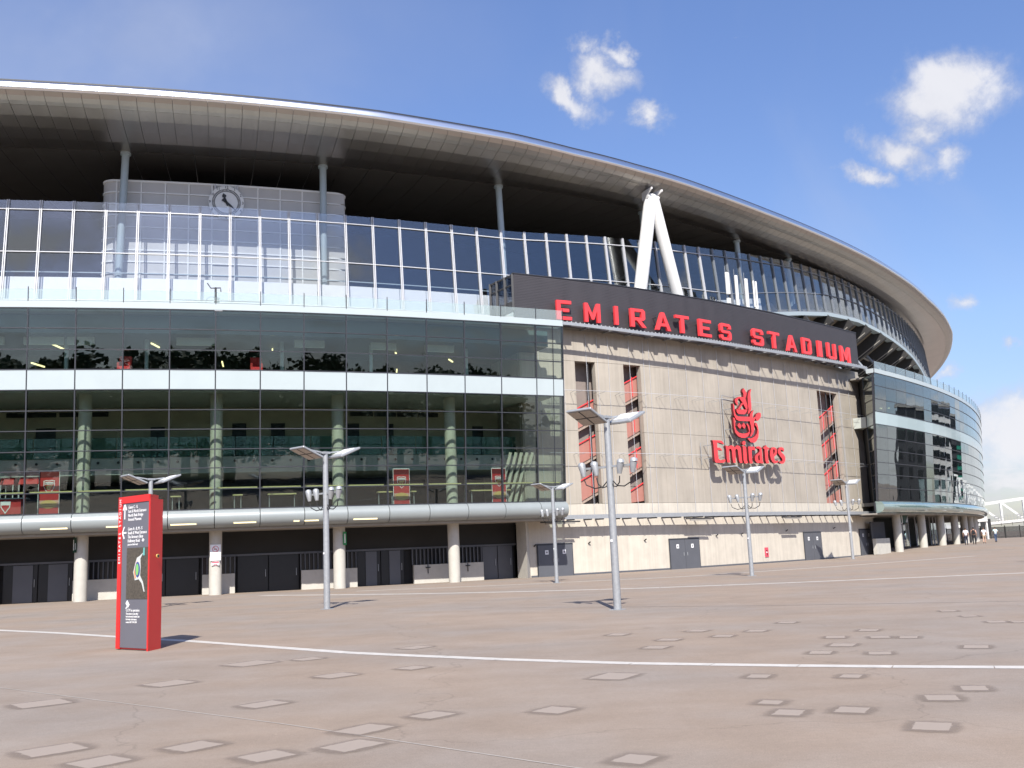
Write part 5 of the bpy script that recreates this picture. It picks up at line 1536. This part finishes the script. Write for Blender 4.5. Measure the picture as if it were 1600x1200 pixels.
y = H - .275
for ln in ('Gates C - K', 'East & North Entrance', 'North Bank Bridge', 'Arsenal Museum'):
    ttext(ln, .40, y, .098); y -= .09
y = H - .755
for ln in ('Gates A - B, M - S', 'South & West Entrance', 'The Armoury Shop', 'Holloway Road'):
    ttext(ln, .40, y, .098); y -= .087
ttext('(closed on Match days)', .40, y + .02, .055)
m = MB(); ring_on(m, f, .02, .034, 1.03, y + .118, .017, .021, 16); bar_on(m, f, .98, y + .118, 1.08, y + .118, .015, .017, .022); m.build('roundel', 'white_print', TT)
yy = H - .36
m = MB(); bar_on(m, f, .255, yy - .14, .255, yy + .17, .035, .017, .022); bar_on(m, f, .255, yy + .18, .18, yy + .06, .035, .017, .0225); bar_on(m, f, .255, yy + .18, .33, yy + .06, .035, .017, .023); m.build('arrow', 'white_print', TT)
yy = H - .80
m = MB(); bar_on(m, f, .18, yy, .335, yy, .035, .017, .022); bar_on(m, f, .17, yy, .25, yy + .13, .035, .017, .0225); bar_on(m, f, .17, yy, .25, yy - .13, .035, .017, .023); m.build('arrow', 'white_print', TT)
# EMIRATES STADIUM reading upwards on the red edge
for k_, ch_ in enumerate('EMIRATES STADIUM'):
    if ch_ == ' ': continue
    vs, fs = text_data(ch_, .11, .004, 'CENTER')
    m = MB(); m.add([f(.03 + (.092 - v[1]), H - 1.45 + k_ * .0905 + v[0], .034 + v[2]) for v in vs], fs); m.build('letter', 'white_print', TT)
# map
mx0, mx1, my0, my1 = .38, TW - .02, H - 2.24, H - 1.14
m = MB(); m.hexa([f(mx0, my0, .016), f(mx1, my0, .016), f(mx1, my0, .024), f(mx0, my0, .024), f(mx0, my1, .016), f(mx1, my1, .016), f(mx1, my1, .024), f(mx0, my1, .024)]); mp_ = m.build('site_map', 'map_paper', TT)


def mpoly(ring, mat, w):
    vs, fs = poly_mesh(ring, (), .003)
    MB().add([f(mx0 + v[0] * (mx1 - mx0), my0 + v[1] * (my1 - my0), w + v[2]) for v in vs], fs).build('map_area', mat, mp_)


mpoly([(.34, .52), (.42, .68), (.5, .8), (.62, .83), (.8, .9), (.66, .78), (.68, .6), (.66, .45), (.8, .32), (.88, .14), (.84, .14), (.74, .3), (.6, .38), (.42, .36)], 'map_white', .028)
mpoly([(.38, .52), (.46, .68), (.52, .74), (.47, .6), (.45, .48), (.47, .4), (.42, .4)], 'map_orange', .032)
mpoly([(.55 + .11 * math.cos(t), .57 + .15 * math.sin(t)) for t in np.linspace(0, 6.1, 18)], 'map_blue', .036)
mpoly([(.54 + .065 * math.cos(t), .57 + .115 * math.sin(t)) for t in np.linspace(0, 6.1, 18)], 'map_green', .040)
mpoly([(.78, .84), (.86, .84), (.86, .99), (.8, .99)], 'map_teal', .031)
m = MB(); yc = H - 2.36
bar_on(m, f, .40, yc + .06, .50, yc - .04, .09, .017, .022); bar_on(m, f, .38, yc - .09, .43, yc - .05, .03, .017, .023); m.build('camera_symbol', 'white_print', TT)
ttext('CCTV in operation', .39, yc - .15, .085)
yq = yc - .215
for ln in ('This scheme is controlled', 'by the Arsenal Football Club', 'for further information', 'contact 020 7704 4200'):
    ttext(ln, .39, yq, .058); yq -= .06
c = BR * .55 + FR * .45 + U * .125 + Vector((0, 0, H - 1.34))
m = MB(); m.tube([c + Vector((.0, .0, 0)), c + Vector((.03, -.012, 0))], .03, 14); m.build('lock', 'black_plastic', TT)
m = MB(); m.tube([c, c + Vector((.024, -.01, 0))], .042, 14); m.build('lock_ring', 'gold_print', TT)

# ================================================================== PEOPLE
def skin_mesh(edges, verts, rad, level=2):
    me = D.meshes.new('tmp'); me.from_pydata(verts, edges, [])
    ob = D.objects.new('tmp', me); COL.objects.link(ob)
    md = ob.modifiers.new('s', 'SKIN'); md.use_smooth_shade = True
    for sv, r in zip(me.skin_vertices[0].data, rad):
        sv.radius = (r, r) if not isinstance(r, tuple) else r
    me.skin_vertices[0].data[0].use_root = True
    sd = ob.modifiers.new('d', 'SUBSURF'); sd.levels = level
    dg = bpy.context.evaluated_depsgraph_get(); dg.update()
    m2 = D.meshes.new_from_object(ob.evaluated_get(dg))
    D.objects.remove(ob); D.meshes.remove(me)
    return m2


def person(x, y, h, face, label, top, trousers, hair, shorts=False, stride=.2, pack=None, arm=0.0, long_top=False):
    p = empty('person', (x, y, gz(x, y)), face, label, 'person', 'people walking by the wing')
    k = h / 1.76
    J = dict(pel=(0, 0, .95), w=(0, 0, 1.1), ch=(0, -.01, 1.32), nk=(0, 0, 1.47), nk2=(0, .01, 1.54), hd=(0, .02, 1.64), tp=(0, .01, 1.74))
    for sx, st in ((1, stride), (-1, -stride)):
        J[f'hip{sx}'] = (sx * .09, 0, .9); J[f'kn{sx}'] = (sx * .1, st * .55 + .03, .5); J[f'an{sx}'] = (sx * .1, st - (.05 if st < 0 else 0), .085 + (.05 if st < 0 else 0)); J[f'to{sx}'] = (sx * .11, st + .13, .035 + (.02 if st < 0 else 0))
        J[f'sh{sx}'] = (sx * .18, -.01, 1.42); J[f'el{sx}'] = (sx * (.25), -st * .5 - .02, 1.14 + arm * .06); J[f'wr{sx}'] = (sx * (.24 - arm * .1), -st * .6 + .1 + arm * .12, .92 + arm * .34); J[f'ha{sx}'] = (sx * (.23 - arm * .14), -st * .6 + .14 + arm * .14, .82 + arm * .42)
    Rr = dict(pel=.125, w=.12, ch=.14, nk=.065, nk2=.055, hd=.09, tp=.07)
    for sx in (1, -1):
        Rr.update({f'hip{sx}': .095, f'kn{sx}': .06, f'an{sx}': .042, f'to{sx}': .035, f'sh{sx}': .062, f'el{sx}': .043, f'wr{sx}': .03, f'ha{sx}': .038})
    E_ = [('pel', 'w'), ('w', 'ch'), ('ch', 'nk'), ('nk', 'nk2'), ('nk2', 'hd'), ('hd', 'tp')]
    for sx in (1, -1):
        E_ += [('pel', f'hip{sx}'), (f'hip{sx}', f'kn{sx}'), (f'kn{sx}', f'an{sx}'), (f'an{sx}', f'to{sx}'), ('ch', f'sh{sx}'), (f'sh{sx}', f'el{sx}'), (f'el{sx}', f'wr{sx}'), (f'wr{sx}', f'ha{sx}')]

    def part(name, keys, edges, mat, grow=0.0, over=None):
        ks = list(keys); idx = {q: i for i, q in enumerate(ks)}
        vv = [tuple(c_ * k for c_ in ((over or {}).get(q) or J[q])) for q in ks]
        me = skin_mesh([(idx[a], idx[b]) for a, b in edges if a in idx and b in idx], vv, [(Rr[q] + grow) * k for q in ks])
        me.materials.clear(); me.materials.append(MAT[mat]); me.name = name
        o = D.objects.new(name, me); link(o, p, (x, y, 0)); return o
    part('body', list(J), E_, 'skin')
    tk = ['pel', 'w', 'ch', 'sh1', 'sh-1', 'el1', 'el-1']
    ov = {f'el{s}': tuple(a * .65 + b * .35 for a, b in zip(J[f'el{s}'], J[f'sh{s}'])) for s in (1, -1)}
    if long_top: ov['pel'] = (0, 0, .84)
    part('shirt', tk, E_, top, .022, ov)
    tr = ['pel', 'hip1', 'hip-1', 'kn1', 'kn-1'] + ([] if shorts else ['an1', 'an-1'])
    ov2 = {'pel': (0, 0, .94)}
    if shorts: ov2.update({f'kn{s}': tuple(a * .8 + b * .2 for a, b in zip(J[f'kn{s}'], J[f'hip{s}'])) for s in (1, -1)})
    part('shorts' if shorts else 'trousers', tr, E_, trousers, .016, ov2)
    m = MB()
    for s in (1, -1):
        a, b = Vector(J[f'an{s}']) * k, Vector(J[f'to{s}']) * k
        m.tube([a + Vector((0, -.06, -.03)), a + Vector((0, 0, -.02)), b], [.045, .052, .035], 8)
    m.build('shoes', 'shoe', p, local=True)
    m = MB(); c = Vector((0, -.01, 1.675)) * k
    rows = []
    for i in range(5):
        a = math.pi * .62 * i / 4
        rows.append((c + Vector((0, -.012, .108 * math.cos(a))), max(.01, .102 * math.sin(a))))
    m.tube([q[0] for q in rows], [q[1] for q in rows], 14); m.build('hair', hair, p, local=True)
    m = MB(); fy = .105 * k + .02
    for s in (1, -1): m.box(Vector((s * .032, .103, 1.645)) * k, (.022, .012, .012))
    m.box(Vector((0, .103, 1.575)) * k, (.045, .012, .012)); m.build('eyes_and_mouth', 'hair_black', p, local=True)
    if pack:
        m = MB(); m.box(Vector((0, -.19, 1.27)) * k, (.3, .16, .42)); m.build('backpack', pack, p, local=True, bevel=.04)
        m = MB()
        for s in (1, -1): m.tube([Vector(q) * k for q in ((s * .12, -.16, 1.46), (s * .13, 0, 1.5), (s * .12, .15, 1.38), (s * .13, .14, 1.15))], .022, 6)
        m.build('strap', pack, p, local=True)
    return p


person(46.0, 104.3, 1.76, R(-20), 'person walking in a white T-shirt and dark trousers beside the columns', 'cloth_white', 'cloth_navy', 'hair_brown', stride=.06)
person(47.1, 104.9, 1.78, R(-24), 'person walking in a peach top with a black backpack', 'cloth_peach', 'cloth_black', 'hair_black', stride=.05, pack='cloth_black')
person(50.9, 110.9, 1.74, R(-20), 'person walking in a long white top and tan shorts', 'cloth_white', 'cloth_tan', 'hair_brown', shorts=True, stride=.16, long_top=True)
person(56.2, 119.5, 1.76, R(-10), 'person standing in a pale mint shirt and blue jeans', 'cloth_mint', 'cloth_denim', 'hair_brown', stride=.18, arm=.8)

# ================================================================== FOOTBRIDGE, FENCE, FAR EDGE
P0, P1 = Vector((87.2, 196.6, 0)), Vector((122, 179.5, 0))
bd = (P1 - P0); BLN = bd.length; bd.normalize(); bn = Vector((bd.y, -bd.x, 0))
BR_ = empty('footbridge', P0, 0, 'white steel truss footbridge rising to the right behind the dark fence', 'bridge')
zb_ = lambda t: 3.05 + t * .06
ztp = lambda t: 6.75 + t * .10
Q = lambda t, z, o=0: P0 + bd * t + bn * o + Vector((0, 0, z))
for o in (0, -4.5):
    MB().beam(Q(-1.5, zb_(-1.5), o), Q(BLN, zb_(BLN), o), .35, .5).build('bottom_chord', 'white_steel', BR_)
    MB().beam(Q(-1.5, ztp(-1.5), o), Q(BLN, ztp(BLN), o), .35, .42).build('top_chord', 'white_steel', BR_)
    t = 2.3; pv = -1.6
    while t < BLN:
        MB().beam(Q(t, zb_(t), o), Q(t, ztp(t), o), .3, .3).build('post', 'white_steel', BR_)
        MB().beam(Q(pv + .2, ztp(pv) - .2, o), Q(t - .1, zb_(t) + .2, o), .34, .34).build('diagonal', 'white_steel', BR_)
        pv = t; t += 3.95
MB().hexa([Q(-4, zb_(-4) - .35, 0), Q(BLN, zb_(BLN) - .35, 0), Q(BLN, zb_(BLN) - .35, -4.5), Q(-4, zb_(-4) - .35, -4.5), Q(-4, zb_(-4) - .12, 0), Q(BLN, zb_(BLN) - .12, 0), Q(BLN, zb_(BLN) - .12, -4.5), Q(-4, zb_(-4) - .12, -4.5)]).build('deck', 'galvanised', BR_)
m = MB()
for k in range(int(BLN / .55)):
    t = -1 + k * .55; m.beam(Q(t, zb_(t) + .2, .25), Q(t, zb_(t) + 1.25, .25), .05)
for z in (.5, .9, 1.25): m.beam(Q(-1, zb_(-1) + z, .25), Q(BLN, zb_(BLN) + z, .25), .05)
m.build('railing', 'galvanised', BR_)
m = MB(); t = 3
while t < BLN: m.beam(Q(t, 0, -2.2), Q(t, zb_(t) - .3, -2.2), 1.2, 1.6); t += 14
m.build('pier', 'concrete_dim', BR_)
# white curved canopy where the bridge meets the stadium
CB = Vector((77.5, 174.5, 0))
CN = empty('bridge_canopy', CB, 0, 'curved white steel canopy at the foot of the bridge beside the wing', 'canopy')
dx = Vector((.92, -.39, 0)); dy = Vector((.39, .92, 0))
for k in range(5):
    pts = []
    for j in range(8):
        a = R(15 + 80 * (1 - j / 7)); pts.append(CB + dy * (k * 1.3) + dx * (-1.4 + 4.4 * math.cos(a)) + Vector((0, 0, 4.0 + 4.4 * math.sin(a))))
    MB().tube(pts, .11, 8).build('rib', 'white_steel', CN)
m = MB()
for j in range(8):
    a = R(15 + 80 * (1 - j / 7)); p = CB + dx * (-1.4 + 4.4 * math.cos(a)) + Vector((0, 0, 4.0 + 4.4 * math.sin(a)))
    m.beam(p, p + dy * 5.3, .1)
m.build('purlin', 'white_steel', CN)
m = MB(); m.hexa([CB + dx * -1.2 + Vector((0, 0, 3.5)), CB + dx * 3.2 + Vector((0, 0, 3.5)), CB + dx * 3.2 + dy * 5.3 + Vector((0, 0, 3.5)), CB + dx * -1.2 + dy * 5.3 + Vector((0, 0, 3.5)), CB + dx * -1.2 + Vector((0, 0, 4.1)), CB + dx * 3.2 + Vector((0, 0, 4.1)), CB + dx * 3.2 + dy * 5.3 + Vector((0, 0, 4.1)), CB + dx * -1.2 + dy * 5.3 + Vector((0, 0, 4.1))]); m.build('floor_edge', 'white_steel', CN)
m = MB()
for q in (-1, 3):
    for r_ in (.3, 5): m.beam(CB + dx * q + dy * r_, CB + dx * q + dy * r_ + Vector((0, 0, 4.4)), .22)
m.build('post', 'white_steel', CN)
# dark fence
F0, F1 = Vector((79, 187, .5)), Vector((128, 176, .5))
fd = (F1 - F0); FLn = fd.length; fd.normalize(); fn = Vector((fd.y, -fd.x, 0))
FE = empty('fence', F0, 0, 'long dark metal fence in front of the white footbridge', 'fence')
t = 0; k = 0
m = MB()
while t < FLn:
    MB().beam(F0 + fd * t, F0 + fd * t + Vector((0, 0, 2.25)), .14).build('post', 'fence_dark', FE, loc=F0 + fd * t)
    t += 2.5
for z in (.25, 2.0): MB().beam(F0 + Vector((0, 0, z)), F1 + Vector((0, 0, z)), .06).build('rail', 'fence_dark', FE)
m = MB(); t = .1
while t < FLn:
    m.box(F0 + fd * t + fn * .0 + Vector((0, 0, 1.0)), (.11, .03, 1.95), Matrix.Rotation(math.atan2(fd.y, fd.x), 3, 'Z')); t += .15
m.build('paling', 'fence_dark', FE, kind='stuff')
m = MB(); 
for k in range(26): m.beam(F0 + fd * (k * 1.9) + Vector((0, 0, 2.2)), F0 + fd * (k * 1.9) + Vector((0, 0, 2.9)), .05)
m.build('spike', 'fence_dark', FE)
bb = empty('gate_cabinet', (85.0, 184.0, .5), R(-18), 'black square board standing on legs in front of the fence', 'board')
MB().box((0, 0, 2.4), (1.75, .3, 2.3)).build('board', 'black_plastic', bb, local=True, bevel=.03)
for q in (-.7, .7): MB().box((q, 0, .65), (.12, .12, 1.3)).build('leg', 'fence_dark', bb, local=True)
hb = empty('gate_board', (79.3, 175.5, .6), R(-20), 'small dark board with a pale letter H at the far end of the columns', 'sign')
MB().box((0, 0, 3.1), (1.15, .08, 1.0)).build('board', 'dark_green', hb, local=True)
vs, fs = text_data('H', .95, .01, 'CENTER')
MB().add([(v[0], -.05 - v[2], v[1] + 2.78) for v in vs], fs).build('lettering', 'galvanised', hb, local=True)
MB().box((0, .1, 1.6), (.1, .1, 3.2)).build('post', 'galvanised', hb, local=True)

# ================================================================== WHAT THE GLASS REFLECTS: blocks of flats and trees outside the frame
def block(x, y, w, d, h, rz, wall, label, floors, win='dark_glass', cols=6):
    b = empty('apartment_block', (x, y, 0), rz, label, 'building', 'blocks of flats beyond the right edge')
    MB().box((0, 0, h / 2), (w, d, h)).build('wall', wall, b, local=True)
    MB().box((0, 0, h + .3), (w + .5, d + .5, .6)).build('roof', 'render_grey', b, local=True)
    fh = h / floors
    me = None
    for side in (0, 1, 2, 3):
        span = w if side % 2 == 0 else d
        n = cols if side % 2 == 0 else max(2, int(cols * d / w))
        for i in range(floors):
            for j in range(n):
                u = -span / 2 + span * (j + .5) / n; z = fh * (i + .55); hw, hh = span / n * .31, fh * .31
                if side == 0: c, dim = (u, -d / 2 - .03, z), (hw * 2, .1, hh * 2)
                elif side == 2: c, dim = (u, d / 2 + .03, z), (hw * 2, .1, hh * 2)
                elif side == 1: c, dim = (w / 2 + .03, u, z), (.1, hw * 2, hh * 2)
                else: c, dim = (-w / 2 - .03, u, z), (.1, hw * 2, hh * 2)
                MB().box(c, dim).build('window', win, b, local=True)


block(150, 190, 16, 14, 26, R(35), 'render_white', 'white rendered block of flats, outside the right edge', 8, cols=4)
block(172, 218, 18, 16, 27, R(35), 'render_dark', 'dark clad block of flats, outside the right edge', 8, cols=4)
block(200, 250, 18, 16, 27, R(38), 'render_grey', 'grey block of flats, outside the right edge', 8, cols=4)
block(232, 290, 18, 16, 28, R(38), 'render_green', 'green glazed block of flats, outside the right edge', 8, cols=4)
block(128, 150, 15, 14, 21, R(35), 'render_dark', 'lower dark block of flats, outside the right edge', 6, cols=4)


def tree_proto():
    t = empty('plane_tree', (0, 0, 0), 0, 'leafy tree on the far side of the plaza behind the camera', 'tree', 'trees behind the camera')
    m = MB(); m.tube([(0, 0, 0), (.1, 0, 2.5), (-.1, .15, 5), (.1, 0, 8)], [.35, .28, .2, .08], 8)
    for a in range(6):
        q = a * 1.05; m.tube([(0, 0, 3 + a * .6), (1.6 * math.cos(q), 1.6 * math.sin(q), 5 + a * .6), (2.7 * math.cos(q), 2.7 * math.sin(q), 6.2 + a * .6)], [.13, .08, .03], 6)
    m.build('trunk', 'bark', t, local=True)
    rng = random.Random(3); vs = []; fs = []
    cl = [Vector((rng.gauss(0, 2.1), rng.gauss(0, 2.1), 7.2 + rng.gauss(0, 1.9))) for _ in range(64)]
    for c in cl:
        for _ in range(75):
            p = c + Vector((rng.gauss(0, .55), rng.gauss(0, .55), rng.gauss(0, .45)))
            a = Vector((rng.gauss(0, 1), rng.gauss(0, 1), rng.gauss(0, 1))).normalized() * .27; b = a.orthogonal().normalized() * .22
            i = len(vs); vs += [p - a, p + b, p + a, p - b]; fs.append((i, i + 1, i + 2, i + 3))
    me = D.meshes.new('crown'); me.from_pydata([tuple(v) for v in vs], [], fs); me.materials.append(MAT['leaves'])
    o = D.objects.new('crown', me); link(o, t, (0, 0, 0))
    return t


TP = tree_proto()
rng = random.Random(11)
for i in range(50):
    o = TP if i == 0 else copy_tree(TP)
    o.location = (-84 + i * 4.5 + rng.uniform(-2, 2), (-56 if i % 2 else -66) + rng.uniform(-5, 5), 0); o.rotation_euler = (0, 0, rng.uniform(0, 6)); sc = rng.uniform(1.65, 1.95); o.scale = (sc * 1.25, sc * 1.25, sc)
